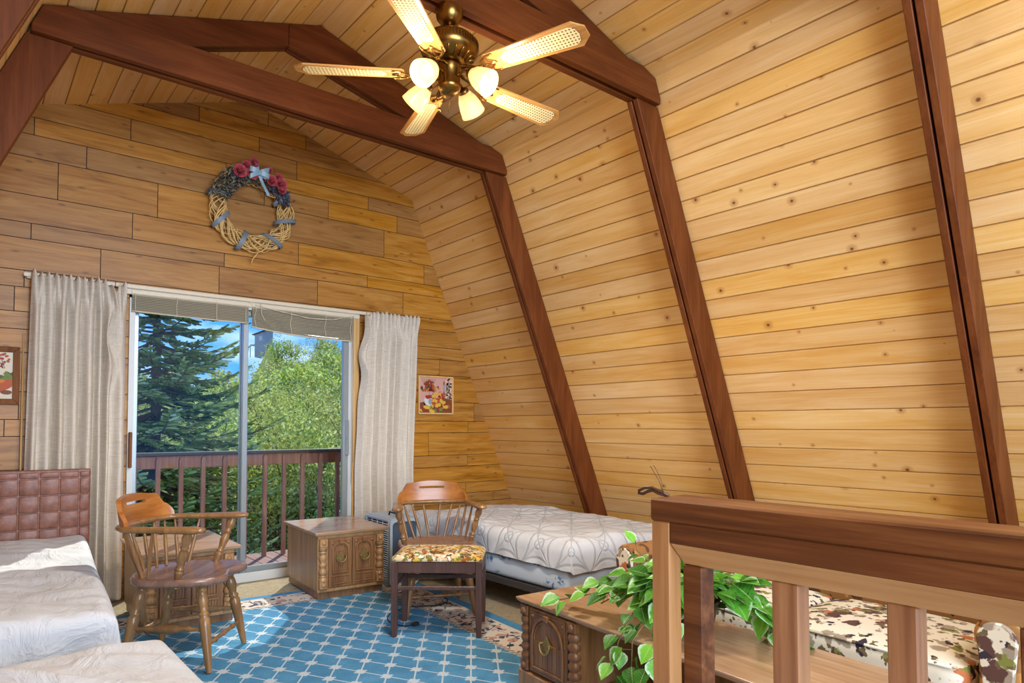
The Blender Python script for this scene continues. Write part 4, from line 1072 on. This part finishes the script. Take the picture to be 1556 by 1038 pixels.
# ------------------------------------------------------------------ ivy
def ivymat():
    t = T('variegated ivy leaf', 0.4, 0.4); oc = t.coord('Object'); u, v, _ = t.sep(t.coord('UV'))
    r = X(t, t.n('ShaderNodeAttribute', attribute_name='rnd').outputs['Fac'])
    n = t.noise(oc, 60.0, 3); vein = (v * 7.0 + (u - .5).ab() * 3.0).fr()
    g = t.ramp(r * .6 + n * .4, [(0.25, '#2f6a1c'), (0.5, '#55a02c'), (0.75, '#7dc43c')])
    ed = t.smooth((u - .5).ab() * 2.0 + n * .5, .85, 1.15) * r.gt(.45)
    c = t.mix(ed * .8, g, '#cfe3c4'); c = t.mix((1.0 - t.smooth((u - .5).ab(), .01, .04)) * .5, c, '#b9dd8a'); c = t.mix(vein.lt(.09) * .35, c, '#a6d36f')
    t.col(c); tr = t.n('ShaderNodeBsdfTranslucent', {'Color': c}); ms = t.n('ShaderNodeMixShader', {0: 0.3, 1: t.b.outputs[0], 2: tr.outputs[0]}); t.t.links.new(ms.outputs[0], t.out.inputs[0]); return t.m
M['ivy'] = ivymat(); M['stem'] = plain('ivy stem', '#7d6a3c', 0.6); M['pot'] = plain('glazed planter', '#3b3028', 0.35)
iv = thing('ivy_plant', 'trailing variegated ivy in a dark pot on the carved console', 'potted plant', (2.14, 1.52, .4275))
ri = random.Random(21)
def leaf(m, p, d, up, s):
    d = Vector(d).normalized(); up = Vector(up); sd = d.cross(up)
    sd = sd.normalized() if sd.length > 1e-4 else d.orthogonal().normalized(); nn = sd.cross(d).normalized()
    pr_ = [(0, 0), (.06, .30), (.22, .46), (.42, .48), (.62, .36), (.82, .17), (1.0, 0)]
    vs = []; uv = []
    for t, w in pr_:
        cu = -.16 * t * t * s
        for q in (-1, 0, 1):
            vs.append(Vector(p) + d * (t * s - (.10 * s if t == 0 and q else 0)) + sd * (q * w * s) + nn * (cu + abs(q) * w * s * .28)); uv.append((.5 + .5 * q * (1 if w > 0 else 0), t))
    fs = []
    for i in range(len(pr_) - 1): fs += [(3*i, 3*i+1, 3*i+4, 3*i+3), (3*i+1, 3*i+2, 3*i+5, 3*i+4)]
    m.add(vs, fs, True, None, 0, uv, at=ri.random() + .001)
lm = MB(); st = MB()
def vine(pts, n, s, rad=.03):
    P = [Vector(p) for p in pts]; st.tube(P, .0022, 5)
    L = [0]
    for a, b in zip(P, P[1:]): L.append(L[-1] + (b - a).length)
    for k in range(n):
        q = (k + .6) / n * L[-1]; i = max(j for j in range(len(P) - 1) if L[j] <= q); t = (q - L[i]) / (L[i+1] - L[i]); c = P[i].lerp(P[i+1], t); tg = (P[i+1] - P[i]).normalized()
        sd = Vector((ri.uniform(-1, 1), ri.uniform(-1, 1), ri.uniform(-.2, .9))).normalized(); e = c + sd * rad * ri.uniform(.5, 1.2)
        st.tube([c, e], .0011, 4); leaf(lm, e, (sd * .8 + tg * .7 + Vector((0, 0, -.35))), Vector((ri.uniform(-.5, .1), ri.uniform(-.4, .2), 1)), s * ri.uniform(.9, 1.5))
for k in range(64):
    a = ri.uniform(0, 2 * PI) if k < 30 else ri.uniform(.55, 1.05) * PI; r_ = ri.uniform(.08, .22); h = ri.uniform(.10, .20); st_ = (.02 * math.cos(a), .02 * math.sin(a), .11)
    e = (r_ * math.cos(a) * .9, r_ * math.sin(a) * 1.15, h); mid = (e[0] * .5, e[1] * .5, h + .03)
    vine([st_, mid, e], 7, .066)
vine([(0, .03, .12), (-.07, .20, .14), (-.13, .36, .10), (-.16, .50, .055), (-.165, .58, .03)], 15, .058, .035)
vine([(0, .02, .12), (-.02, .22, .16), (-.05, .36, .12), (-.06, .46, .10)], 20, .060, .045)
vine([(-.02, .03, .12), (-.09, .14, .17), (-.15, .24, .12), (-.17, .32, .07)], 16, .060, .045)
vine([(0, .03, .12), (.08, .25, .19), (.10, .36, .24), (.11, .38, .28)], 8, .045, .02)
vine([(-.02, 0, .12), (-.17, .05, .11), (-.265, .08, .0), (-.285, .07, -.14), (-.29, .08, -.25)], 16, .055, .035)
vine([(-.02, .02, .12), (-.18, .13, .10), (-.26, .15, -.02), (-.28, .16, -.12), (-.275, .13, -.20)], 14, .052, .035)
vine([(-.02, -.02, .12), (-.15, -.02, .12), (-.26, -.02, .02), (-.285, .0, -.10), (-.29, .02, -.22)], 12, .052, .03)
vine([(.02, -.03, .12), (.05, -.16, .15), (.07, -.26, .11), (.08, -.33, .05)], 14, .062, .035)
vine([(.03, -.02, .12), (.12, -.14, .14), (.16, -.24, .06), (.165, -.30, .02)], 10, .060, .03)
vine([(.03, -.03, .10), (.10, -.2, .06), (.115, -.38, .012)], 5, .05, .012)
m = MB(); m.lathe([(.055, 0), (.062, .01), (.085, .11), (.092, .118), (.092, .13), (.082, .13), (.076, .11), (0, .105)], 24); m.build('pot', M['pot'], iv)
st.build('vines', M['stem'], iv); lm.build('foliage', M['ivy'], iv, recalc=False)

# ------------------------------------------------------------------ ceiling fan
def cane():
    t = T('woven cane', 0.6, 0.3); x, y, z = t.sep(t.coord('Object'))
    d = ((x * 62.0).fr() - .5); e = ((y * 62.0).fr() - .5); r_ = (d * d + e * e).sq()
    t.bump(r_, .3, .003); return t.col(t.mix(1.0 - t.smooth(r_, .22, .32), '#e2cf9c', '#7a5a2c'))
M['cane'] = cane()
def shade():
    t = T('frosted ribbed glass', 0.35, 0.5); x, y, z = t.sep(t.coord('UV'))
    t.col('#dcc48e'); t.b.inputs['Emission Color'].default_value = (1.0, .62, .25, 1); t.b.inputs['Emission Strength'].default_value = 0.12
    t.bump((x * 40.0).fr(), .4, .004)
    tr = t.n('ShaderNodeBsdfTranslucent', {'Color': (1, .86, .62, 1)}); ms = t.n('ShaderNodeMixShader', {0: 0.28, 1: t.b.outputs[0], 2: tr.outputs[0]}); t.t.links.new(ms.outputs[0], t.out.inputs[0]); return t.m
M['shade'] = shade()
def bulbm():
    t = T('lit bulb', 0.4); t.b.inputs['Emission Color'].default_value = (1.0, .80, .50, 1); t.b.inputs['Emission Strength'].default_value = 3.0; return t.col('#fff0d0')
M['bulb'] = bulbm()
FXC, FYC, FT = 1.72, 2.545, 3.149
fan = thing('ceiling_fan', 'brass ceiling fan with cane-inset oak blades and four lit glass shades', 'ceiling fan', (FXC, FYC, FT))
m = MB(); m.lathe([(.062, 0), (.066, -.012), (.06, -.05), (.04, -.075), (.022, -.085), (0, -.086)], 32); m.build('canopy', M['brass'], fan)
m = MB(); m.lathe([(.014, -.08), (.014, -.115), (.03, -.12), (.034, -.13), (.02, -.14), (0, -.141)], 24); m.build('downrod', M['brass'], fan)
m = MB(); m.lathe([(.03, -.128), (.075, -.135), (.118, -.15), (.132, -.165), (.135, -.20), (.128, -.22), (.11, -.235), (.085, -.25), (.06, -.262), (0, -.262)], 48)
for k in range(60): a = 2 * PI * k / 60; m.box((-.0022, .1335, -.196), (.0022, .1375, -.170), M=Matrix.Rotation(a, 4, 'Z'))
for k in range(20): a = 2 * PI * k / 20; m.tube([(.075 * math.cos(a), .075 * math.sin(a), -.257), (.118 * math.cos(a), .118 * math.sin(a), -.232)], .004, 6)
m.build('motor_housing', M['brass'], fan)
zb2 = -.318
for k, deg in enumerate((-70, 2, 74, 146, 218)):
    B = Matrix.Rotation(math.radians(deg), 4, 'Z') @ Matrix.Translation((0, 0, zb2)) @ Matrix.Rotation(math.radians(-11), 4, 'X')
    m = MB(); r0, r1 = .205, .70; w0, w1 = .054, .072; c_ = .022
    pl = [(r0, -w0 + .012), (r0 + .012, -w0), (r1 - .045, -w1), (r1 - .008, -w1 + .036), (r1, 0 - .03), (r1, .03), (r1 - .008, w1 - .036), (r1 - .045, w1), (r0 + .012, w0), (r0, w0 - .012)]
    m.prism(pl, -.004, .004, bev=.0015, axis='z'); bl = m.build('blade', M['fan_wood'], fan); bl.matrix_local = B
    for sg in (-1, 1):
        m = MB(); pi_ = arc(r0 + .12, 0, .036, 90, 270, 12) + [(r1 - .07, -.052), (r1 - .045, -.04), (r1 - .035, 0), (r1 - .045, .04), (r1 - .07, .052)]
        m.prism(pi_, sg * .0042, sg * .0060, axis='z'); ci = m.build('cane_panel', M['cane'], bl)
    m = MB()
    m.tube([(.07, 0, .024), (.11, 0, .016), (.15, 0, -.004), (.19, 0, -.012)], [.010, .008, .008, .009], 8, flat=(1.3, .7))
    for sg in (-1, 1):
        m.tube([(.18, 0, -.011), (.195, sg * .028, -.010), (.225, sg * .046, -.0085), (.255, sg * .052, -.008), (.262, sg * .046, -.008)], [.005, .006, .006, .005, .003], 8, flat=(1, .6))
        m.tube([(.225, sg * .046, -.0085), (.228, sg * .024, -.0085), (.245, sg * .010, -.0085), (.262, 0, -.0085)], [.004, .005, .005, .004], 8, flat=(1, .6))
    m.tube([(.18, 0, -.011), (.215, 0, -.0095), (.262, 0, -.0085)], .0045, 8, flat=(1, .6))
    m.build('blade_iron', M['brass'], bl)
m = MB(); m.lathe([(.03, -.262), (.052, -.268), (.056, -.28), (.050, -.295), (.050, -.36), (.056, -.372), (.05, -.385), (.034, -.40), (.012, -.408), (0, -.410)], 32); m.build('light_fitter', M['brass'], fan)
for k in range(4):
    a = math.radians(22 + 90 * k); c, s_ = math.cos(a), math.sin(a); E = lambda r_, z: Vector((r_ * c, r_ * s_, z))
    m = MB(); m.tube([E(.045, -.33), E(.075, -.318), (E(.10, -.32)), E(.118, -.336)], .0065, 8)
    p0 = E(.112, -.332); dr = E(.80, -.60).normalized()
    q = Vector((0, 0, 1)).rotation_difference(dr).to_matrix().to_4x4(); T0 = Matrix.Translation(p0) @ q
    m.lathe([(.008, -.005), (.022, 0), (.026, .008), (.026, .024), (.022, .028), (0, .028)], 20, T0)
    ar = m.build('light_arm', M['brass'], fan)
    m = MB(); prof = [(.027, .018), (.034, .03), (.046, .055), (.054, .085), (.058, .115), (.060, .128), (.056, .128), (.052, .085), (.043, .055), (.030, .030)]
    vs = []; fs = []; uv = []; N = 40
    for r_, z in prof:
        for i in range(N + 1):
            th = 2 * PI * i / N; vs.append(T0 @ Vector((r_ * math.cos(th), r_ * math.sin(th), z))); uv.append((i / N, z * 8))
    for j in range(len(prof) - 1):
        for i in range(N): fs.append((j*(N+1) + i, j*(N+1) + i + 1, (j+1)*(N+1) + i + 1, (j+1)*(N+1) + i))
    m.add(vs, fs, True, None, 0, uv); m.build('shade', M['shade'], ar)
    m = MB(); m.lathe([(0, .104), (.016, .100), (.026, .085), (.028, .070), (.022, .052), (.013, .036), (.012, .029)], 20, T0); m.build('bulb', M['bulb'], ar)
    L = bpy.data.lights.new('fan_bulb_light', 'POINT'); L.energy = 4.2; L.color = (1.0, .84, .62); L.shadow_soft_size = .03
    lo = bpy.data.objects.new('fan_bulb_light', L); COL.objects.link(lo); lo.location = Vector((FXC, FYC, FT)) + T0 @ Vector((0, 0, .24))
m = MB()
m.tube([(-.035, .03, -.39), (-.036, .032, -.47)], .0014, 5); m.lathe([(0, -.012), (.008, -.008), (.010, 0), (.006, .01), (0, .012)], 12, Matrix.Translation((-.036, .032, -.48)))
m.tube([(.03, .02, -.385), (.045, .06, -.40), (.055, .09, -.44)], .0014, 5)
m.build('pull_chain', M['brass'], fan)
# ------------------------------------------------------------------ deck
DZ = -0.03
m = MB()
x = -1.2
while x < 6.2:
    m.box((x, GY + .13, DZ - .035), (x + .138, 6.62, DZ), .003); x += .144
tag(m.build('deck_floor', M['deckwood']), kind='structure')
MB_ = MB(); MB_.box((DX0 - .02, GY + .112, -.10), (DX1 + .02, GY + .16, .0)); tag(MB_.build('door_sill', M['white_alu']), kind='structure')
dr = thing('deck_railing', 'brown balcony railing with dark cap outside the glass door', 'railing', (0, 6.45, DZ))
MB().box((-1.2, -.05, .972), (6.2, .09, 1.0), .004).build('cap_rail', M['deckcap'], dr)
MB().box((-1.2, .0, .86), (6.2, .036, .970), .004).build('top_rail', M['deckrail'], dr)
k = 0
for i in range(-12, 27):
    x = 1.141 + .1840 * i; m = MB(); m.prism([(x - .018, -.01), (x + .018, -.01), (x + .018, .93), (x + .012, .955), (x - .012, .955), (x - .018, .93)], -.038, -.001, bev=.003)
    m.lathe([(.005, 0), (.004, .003), (0, .004)], 8, Matrix.Translation((x, -.038, .90)) @ Matrix.Rotation(PI / 2, 4, 'X')); m.build('baluster', M['deckrail'], dr)

# ------------------------------------------------------------------ hillside
def hz(x, y):
    d = math.hypot(x, y); az = math.degrees(math.atan2(x, y))
    K = ((0, -2.4), (8, -2.2), (12, -1.4), (20, -.4), (40, 1.2), (80, 5.2), (120, 10.0), (160, 14.0), (400, 14.0))
    for (d0, z0), (d1, z1) in zip(K, K[1:]):
        if d <= d1: base = lerp(z0, z1, (d - d0) / (d1 - d0)); break
    k = max(0.0, min(1.0, (d - 70) / 50)); base += 6.0 * math.exp(-((az - 19.4) / 1.3) ** 2) * k * k * (3 - 2 * k)
    q = max(0.0, min(1.0, (20.5 - az) / 4.0)); base -= .055 * max(0, d - 10) * q * q * (3 - 2 * q)
    return base + .6 * nz(x * .08, y * .08) * min(1, d / 20)
def groundmat():
    t = T('hillside grass', 0.95, 0.05); oc = t.coord('Object'); a = t.noise(oc, .35, 6, .7); b = t.noise(oc, 4.0, 5, .7)
    t.bump(b, .6, .2); return t.col(t.ramp(a * .5 + b * .5, [(.3, '#4f5e2c'), (.5, '#7f8a45'), (.7, '#b0a768')]))
M['ground'] = groundmat()
m = MB()
def gf(u, v):
    az = math.radians(lerp(-30, 60, u)); d = 6.9 + 150 * v ** 2.0; x, y = d * math.sin(az), d * math.cos(az); return (x, max(y, 5.6), hz(x, y))
m.grid(gf, 60, 70); o = m.build('hillside_ground', M['ground'], recalc=False); tag(o, kind='structure')

def leafmat(name, stops, trans=.35):
    t = T(name, 0.6, 0.25); oc = t.coord('Object'); r = t.rnd(); a = X(t, t.n('ShaderNodeAttribute', attribute_name='rnd').outputs['Fac']); n = t.noise(oc, 1.4, 3)
    c = t.ramp(a * .55 + n * .45, stops); c = t.hsv(c, r * .03 + .485, r * .25 + .85, r * .5 + .8); t.col(c)
    tr = t.n('ShaderNodeBsdfTranslucent', {'Color': c}); ms = t.n('ShaderNodeMixShader', {0: trans, 1: t.b.outputs[0], 2: tr.outputs[0]}); t.t.links.new(ms.outputs[0], t.out.inputs[0]); return t.m
M['oak'] = leafmat('scrub oak leaves', [(.2, '#6d7a2e'), (.45, '#a0ac48'), (.65, '#c8d06c'), (.85, '#e4e6a4')], .45)
M['shrub2'] = leafmat('silver green leaves', [(.2, '#566b3a'), (.5, '#8da062'), (.8, '#c4cfa4')])
M['russet'] = leafmat('russet shrub leaves', [(.2, '#5a3a3a'), (.5, '#8a5f58'), (.8, '#a98a6a')])
M['spruce'] = leafmat('spruce needles', [(.2, '#5f6a2e'), (.45, '#8c9a4c'), (.65, '#b2bd76'), (.85, '#d8e0c4')], .35)
M['bark'] = plain('grey brown bark', '#5d4c3e', 0.9, nsc=12, namp=.4)
def shrub(name, label, seed, mt, H=2.2, R=1.0, n=1500, ls=.075, trunks=5, low=.18):
    t = thing(name, label, 'shrub', (0, 0, 0), 0, 'scrub on the hillside'); r = random.Random(seed)
    m = MB(); blobs = []
    for k in range(trunks):
        a = r.uniform(0, 2 * PI); l = r.uniform(.35, .9) * R; top = Vector((l * math.cos(a), l * math.sin(a), r.uniform(.5, .85) * H))
        base = Vector((.12 * math.cos(a), .12 * math.sin(a), -.3)); mid = base.lerp(top, .5) + Vector((r.uniform(-.1, .1), r.uniform(-.1, .1), .1))
        m.tube([base, mid, top], [.04, .028, .01], 6); blobs.append((top, r.uniform(.35, .55) * R))
        for _ in range(3):
            e = mid.lerp(top, r.random()) + Vector((r.uniform(-.5, .5) * R, r.uniform(-.5, .5) * R, r.uniform(0, .35) * H)); m.tube([mid.lerp(top, .4), e], [.016, .005], 5); blobs.append((e, r.uniform(.25, .42) * R))
    for _ in range(4): a = r.uniform(0, 6.28); blobs.append((Vector((.75 * R * math.cos(a), .75 * R * math.sin(a), r.uniform(low, .4) * H)), .4 * R))
    m.build('branches', M['bark'], t)
    m = MB()
    for _ in range(n):
        c, br = r.choice(blobs); d = Vector((r.gauss(0, 1), r.gauss(0, 1), r.gauss(0, .8))).normalized(); p = c + d * br * r.uniform(.55, 1.05)
        ax = Vector((r.uniform(-1, 1), r.uniform(-1, 1), r.uniform(-1, 1))).normalized(); w = ax.orthogonal().normalized(); q = ax.cross(w); s = ls * r.uniform(.6, 1.4)
        m.add([p - ax * s, p + w * s * .5 + q * s * .15, p + ax * s, p - w * s * .5 + q * s * .15], [(0, 1, 2), (0, 2, 3)], False, at=.001 + r.random())
    m.build('foliage', mt, t, recalc=False); return t
protos = [shrub('scrub_oak', 'bright green scrub oak among others on the sunny hillside', 1, M['oak'], n=2600, ls=.06),
          shrub('scrub_oak', 'bright green scrub oak among others on the sunny hillside', 2, M['oak'], 2.5, .9, 2600, .06, 6),
          shrub('scrub_oak', 'bright green scrub oak among others on the sunny hillside', 3, M['oak'], 1.9, 1.15, 2600, .055, 7),
          shrub('silvery_shrub', 'silvery green shrub among the oaks behind the balcony railing', 4, M['shrub2'], 1.5, .9, 3600, .024, 7, .05),
          shrub('russet_shrub', 'low russet bush growing just below the balcony deck', 5, M['russet'], .95, .7, 3000, .02, 7, .05),
          shrub('scrub_oak', 'fine-leaved green oak bush close behind the balcony railing', 6, M['oak'], 2.3, 1.05, 6500, .027, 8),
          shrub('scrub_oak', 'fine-leaved green oak bush close behind the balcony railing', 9, M['oak'], 2.0, .95, 6000, .026, 7)]
for p in protos[3:4]: p['group'] = 'silvery shrubs below the balcony'
protos[4]['group'] = 'russet bushes below the balcony'
protos[5]['group'] = protos[6]['group'] = 'oak bushes close behind the balcony'
used = [0] * 7
rs = random.Random(77)
def plant(k, az, d, s):
    a = math.radians(az); x, y = d * math.sin(a), d * math.cos(a)
    o = protos[k] if not used[k] else dup(protos[k]); used[k] = 1
    o.location = (x, y, hz(x, y) - .05); o.rotation_euler = (0, 0, rs.uniform(0, 6.28)); o.scale = (s, s, s * rs.uniform(.9, 1.15)); return o
for az, d, s in ((12, 8.3, .8), (15.6, 8.6, .9), (17.6, 8.2, .75), (20.2, 8.5, .9)): plant(4, az, d, s)
for az, d, s in ((14.4, 9.6, 1.0), (18.5, 9.2, .95), (22.6, 9.0, 1.0), (9.5, 9.4, 1.0), (25.5, 9.4, 1.0), (20.6, 10.6, 1.1), (23.8, 12.5, 1.1), (16.8, 12, 1.2)): plant(3, az, d, s)
for az, d, s in ((19.4, 11.3, 1.05), (21.6, 11.0, 1.0), (24.6, 11.2, 1.1), (26.6, 10.8, 1.0), (17.3, 13.5, 1.1), (28.5, 12, 1.2), (22.2, 13.6, 1.2), (7, 13, 1.3)): plant(rs.choice([5, 6]), az, d, s)
row = 15.0
while row < 100:
    step = math.degrees(1.55 * (1 + row / 60) / row); az = 4 + rs.uniform(0, step)
    while az < 33:
        if not (row > 60 and az < 15) and not (row > 40 and 17.9 < az < 20.4): plant(rs.choice([5, 6, 5, 6, 3]) if row < 24 else rs.choice([0, 1, 2]), az + rs.uniform(-.2, .2) * step, row * rs.uniform(.95, 1.06), (.85 + row / 75) * rs.uniform(.85, 1.25) )
        az += step * rs.uniform(.8, 1.2) * (1 if row < 45 else 1.25)
    row *= 1.115

# spruce
def spruce(loc, H, R, seed):
    t = thing('spruce_tree', 'tall blue-green spruce standing close outside the balcony', 'tree', loc); r = random.Random(seed)
    MB().tube([(0, 0, -.6), (.03, .02, H * .5), (0, 0, H)], [.10, .06, .012], 10).build('trunk', M['bark'], t)
    m = MB(); br = MB()
    def spindle(a, b, w):
        d = (b - a); L = d.length; d.normalize(); u = d.orthogonal().normalized(); v = d.cross(u); vs = [a]; k0 = r.random() * 6.28; n = 3
        for q, ww in ((.12, w * .8), (.6, w), (.9, w * .6)):
            for i in range(n * 2): th = k0 + PI * i / n; rr = ww * (1.0 if i % 2 else .35); vs.append(a + d * (L * (q + (.06 if i % 2 else 0))) + (u * math.cos(th) + v * math.sin(th)) * rr)
        vs.append(b); N = n * 2; fs = [(0, 1 + (i + 1) % N, 1 + i) for i in range(N)]
        for j in range(2): fs += [(1 + j*N + i, 1 + j*N + (i + 1) % N, 1 + (j+1)*N + (i + 1) % N, 1 + (j+1)*N + i) for i in range(N)]
        fs += [(1 + 2*N + i, 1 + 2*N + (i + 1) % N, 1 + 3*N) for i in range(N)]
        m.add(vs, fs, False, at=.001 + r.random())
    h = .25; wv = 0
    while h < H - .15:
        L = R * (1 - h / H) ** .85 + .12
        for k in range(9 if h < H * .8 else 6):
            a = wv + 2 * PI * k / 9 + r.uniform(-.3, .3); ln = L * r.uniform(.7, 1.12); c, s = math.cos(a), math.sin(a); hh = h + r.uniform(-.12, .12)
            pt = lambda q: Vector((ln * q * c, ln * q * s, hh - .10 * ln * math.sin(q * PI * .8) * (1.5 if h < H * .6 else .2) + .16 * ln * q * q))
            P = [pt(q / 6) for q in range(7)]; br.tube(P, [.022 * (1 - q / 7) * (.4 + .6 * L / R) + .003 for q in range(7)], 5)
            n = max(4, int(ln / .085))
            for i in range(n):
                q = .22 + .78 * (i + r.random() * .6) / n; p = pt(q); tg = (pt(min(1, q + .05)) - pt(q - .05)).normalized(); sd = Vector((-s, c, 0))
                for sg in (-1, 1):
                    tl = (.10 + .30 * ln * (1 - q) * .75) * r.uniform(.7, 1.2); e = p + (tg * .75 + sd * sg * .75 + Vector((0, 0, r.uniform(-.35, .15)))).normalized() * tl
                    spindle(p, e, .017)
                    if tl > .2:
                        for w_ in (.3, .52, .74): 
                            for s2 in (-1, 1): b0 = p.lerp(e, w_); spindle(b0, b0 + (tg * (1.0 if s2 * sg < 0 else .2) + sd * sg * (.2 if s2 * sg < 0 else 1.0) + Vector((0, 0, r.uniform(-.3, .1)))).normalized() * tl * .42, .015)
            spindle(pt(.85), pt(1.06), .02)
        h += .185; wv += .55
    br.build('branches', M['bark'], t); m.build('foliage', M['spruce'], t, recalc=False)
    M['cone'] = plain('spruce cones', '#7f5d3e', .8)
    cm = MB()
    for _ in range(90):
        a = r.uniform(0, 6.28); hh = r.uniform(.72, .93) * H; L = (R * (1 - hh / H) ** .85 + .1) * r.uniform(.55, 1.0)
        cm.lathe([(0, 0), (.018, -.02), (.02, -.06), (.008, -.11), (0, -.115)], 7, Matrix.Translation((L * math.cos(a), L * math.sin(a), hh)))
    cm.build('cones', M['cone'], t)
a = math.radians(11.3); spruce((10.2 * math.sin(a), 10.2 * math.cos(a), hz(10.2 * math.sin(a), 10.2 * math.cos(a))), 6.9, 2.15, 5)

# house on the ridge
M['siding'] = plain('grey house siding', '#9a98a0', .8, nsc=1.5); M['roofing'] = plain('dark metal roof', '#2c2a2b', .5); M['pane_dark'] = plain('window pane', '#b9c3cc', .1)
a = math.radians(19.05); hd = 135.0
hs = thing('hillside_house', 'small grey house with a slanting dark roof on top of the hill', 'house', (hd * math.sin(a), hd * math.cos(a), 17.3), math.radians(-50)); hs.scale = (.52, .52, .52)
m = MB(); m.prism([(-2.3, -6), (2.3, -6), (2.3, 3.6), (-2.3, 2.2)], -2.2, 2.2); m.build('walls', M['siding'], hs)
m = MB(); m.prism([(-3.1, 2.05), (2.9, 3.87), (2.9, 4.12), (-3.1, 2.3)], -2.8, 2.8); m.build('roof', M['roofing'], hs)
m = MB(); m.box((-.6, -2.26, .1), (.6, -2.19, 1.6)); f = m.build('window', M['white_alu'], hs); MB().box((-.5, -2.29, .2), (.5, -2.262, 1.5)).build('pane', M['pane_dark'], f)
m = MB(); m.box((-4.2, -2.2, -1.6), (-2.3, 2.2, -1.3)); m.box((-4.2, -2.2, -6), (-4.0, -2.0, -1.6)); m.build('terrace', M['siding'], hs)

# ------------------------------------------------------------------ sky, sun and added room fill lights
w = bpy.data.worlds.new('sky'); bpy.context.scene.world = w; w.use_nodes = True; nt = w.node_tree; bg = nt.nodes['Background']
tc = nt.nodes.new('ShaderNodeTexCoord'); mp = nt.nodes.new('ShaderNodeMapping'); mp.inputs['Scale'].default_value = (1, 1, 2.6); nt.links.new(tc.outputs['Generated'], mp.inputs[0])
nn = nt.nodes.new('ShaderNodeTexNoise'); nn.inputs['Scale'].default_value = 3.6; nn.inputs['Detail'].default_value = 7; nn.inputs['Roughness'].default_value = .58; nt.links.new(mp.outputs[0], nn.inputs['Vector'])
rp = nt.nodes.new('ShaderNodeValToRGB'); rp.color_ramp.elements[0].position = .47; rp.color_ramp.elements[0].color = srgb('#3f86d8'); rp.color_ramp.elements[1].position = .72; rp.color_ramp.elements[1].color = srgb('#d5e2f2'); nt.links.new(nn.outputs[0], rp.inputs[0])
nt.links.new(rp.outputs[0], bg.inputs[0]); bg.inputs[1].default_value = 1.2
S = bpy.data.lights.new('sun', 'SUN'); S.energy = 2.8; S.angle = math.radians(.6); S.color = (1.0, .95, .86)
so = bpy.data.objects.new('sun', S); COL.objects.link(so)
saz, sel = math.radians(36), math.radians(44); sd = Vector((math.sin(saz) * math.cos(sel), math.cos(saz) * math.cos(sel), math.sin(sel)))
so.rotation_euler = sd.to_track_quat('Z', 'Y').to_euler(); so.location = sd * 20
def area(name, loc, target, sx, sy, e, col):
    A = bpy.data.lights.new(name, 'AREA'); A.shape = 'RECTANGLE'; A.size = sx; A.size_y = sy; A.energy = e; A.color = col
    o = bpy.data.objects.new(name, A); COL.objects.link(o); o.location = loc; d = Vector(target) - Vector(loc); o.rotation_euler = d.to_track_quat('-Z', 'Y').to_euler(); return o
area('rear_fill_area', (.3, -4.6, 1.9), (2.4, 5.3, 1.7), 4.0, 3.0, 330, (.72, .85, 1.0))  # added fill behind the camera, standing in for unseen daylight
area('rear_fill_overhead', (.8, -1.2, 3.0), (1.6, 3.2, .4), 1.2, 1.2, 45, (.80, .90, 1.0))  # added overhead fill to brighten the room, no fixture hangs here
P = bpy.data.lights.new('fan_fill_spot', 'SPOT'); P.energy = 75; P.spot_size = math.radians(165); P.spot_blend = .5; P.shadow_soft_size = .12; P.color = (1.0, .93, .84)  # extra spot added under the fan to light beds and floor, not a bulb
po = bpy.data.objects.new('fan_fill_spot', P); COL.objects.link(po); po.location = (FXC, FYC, 2.60)
vs = bpy.context.scene.view_settings; vs.view_transform = 'Standard'; vs.look = 'None'; vs.exposure = 0.88; vs.gamma = 1.0
try: vs.use_curve_mapping = False
except Exception: pass
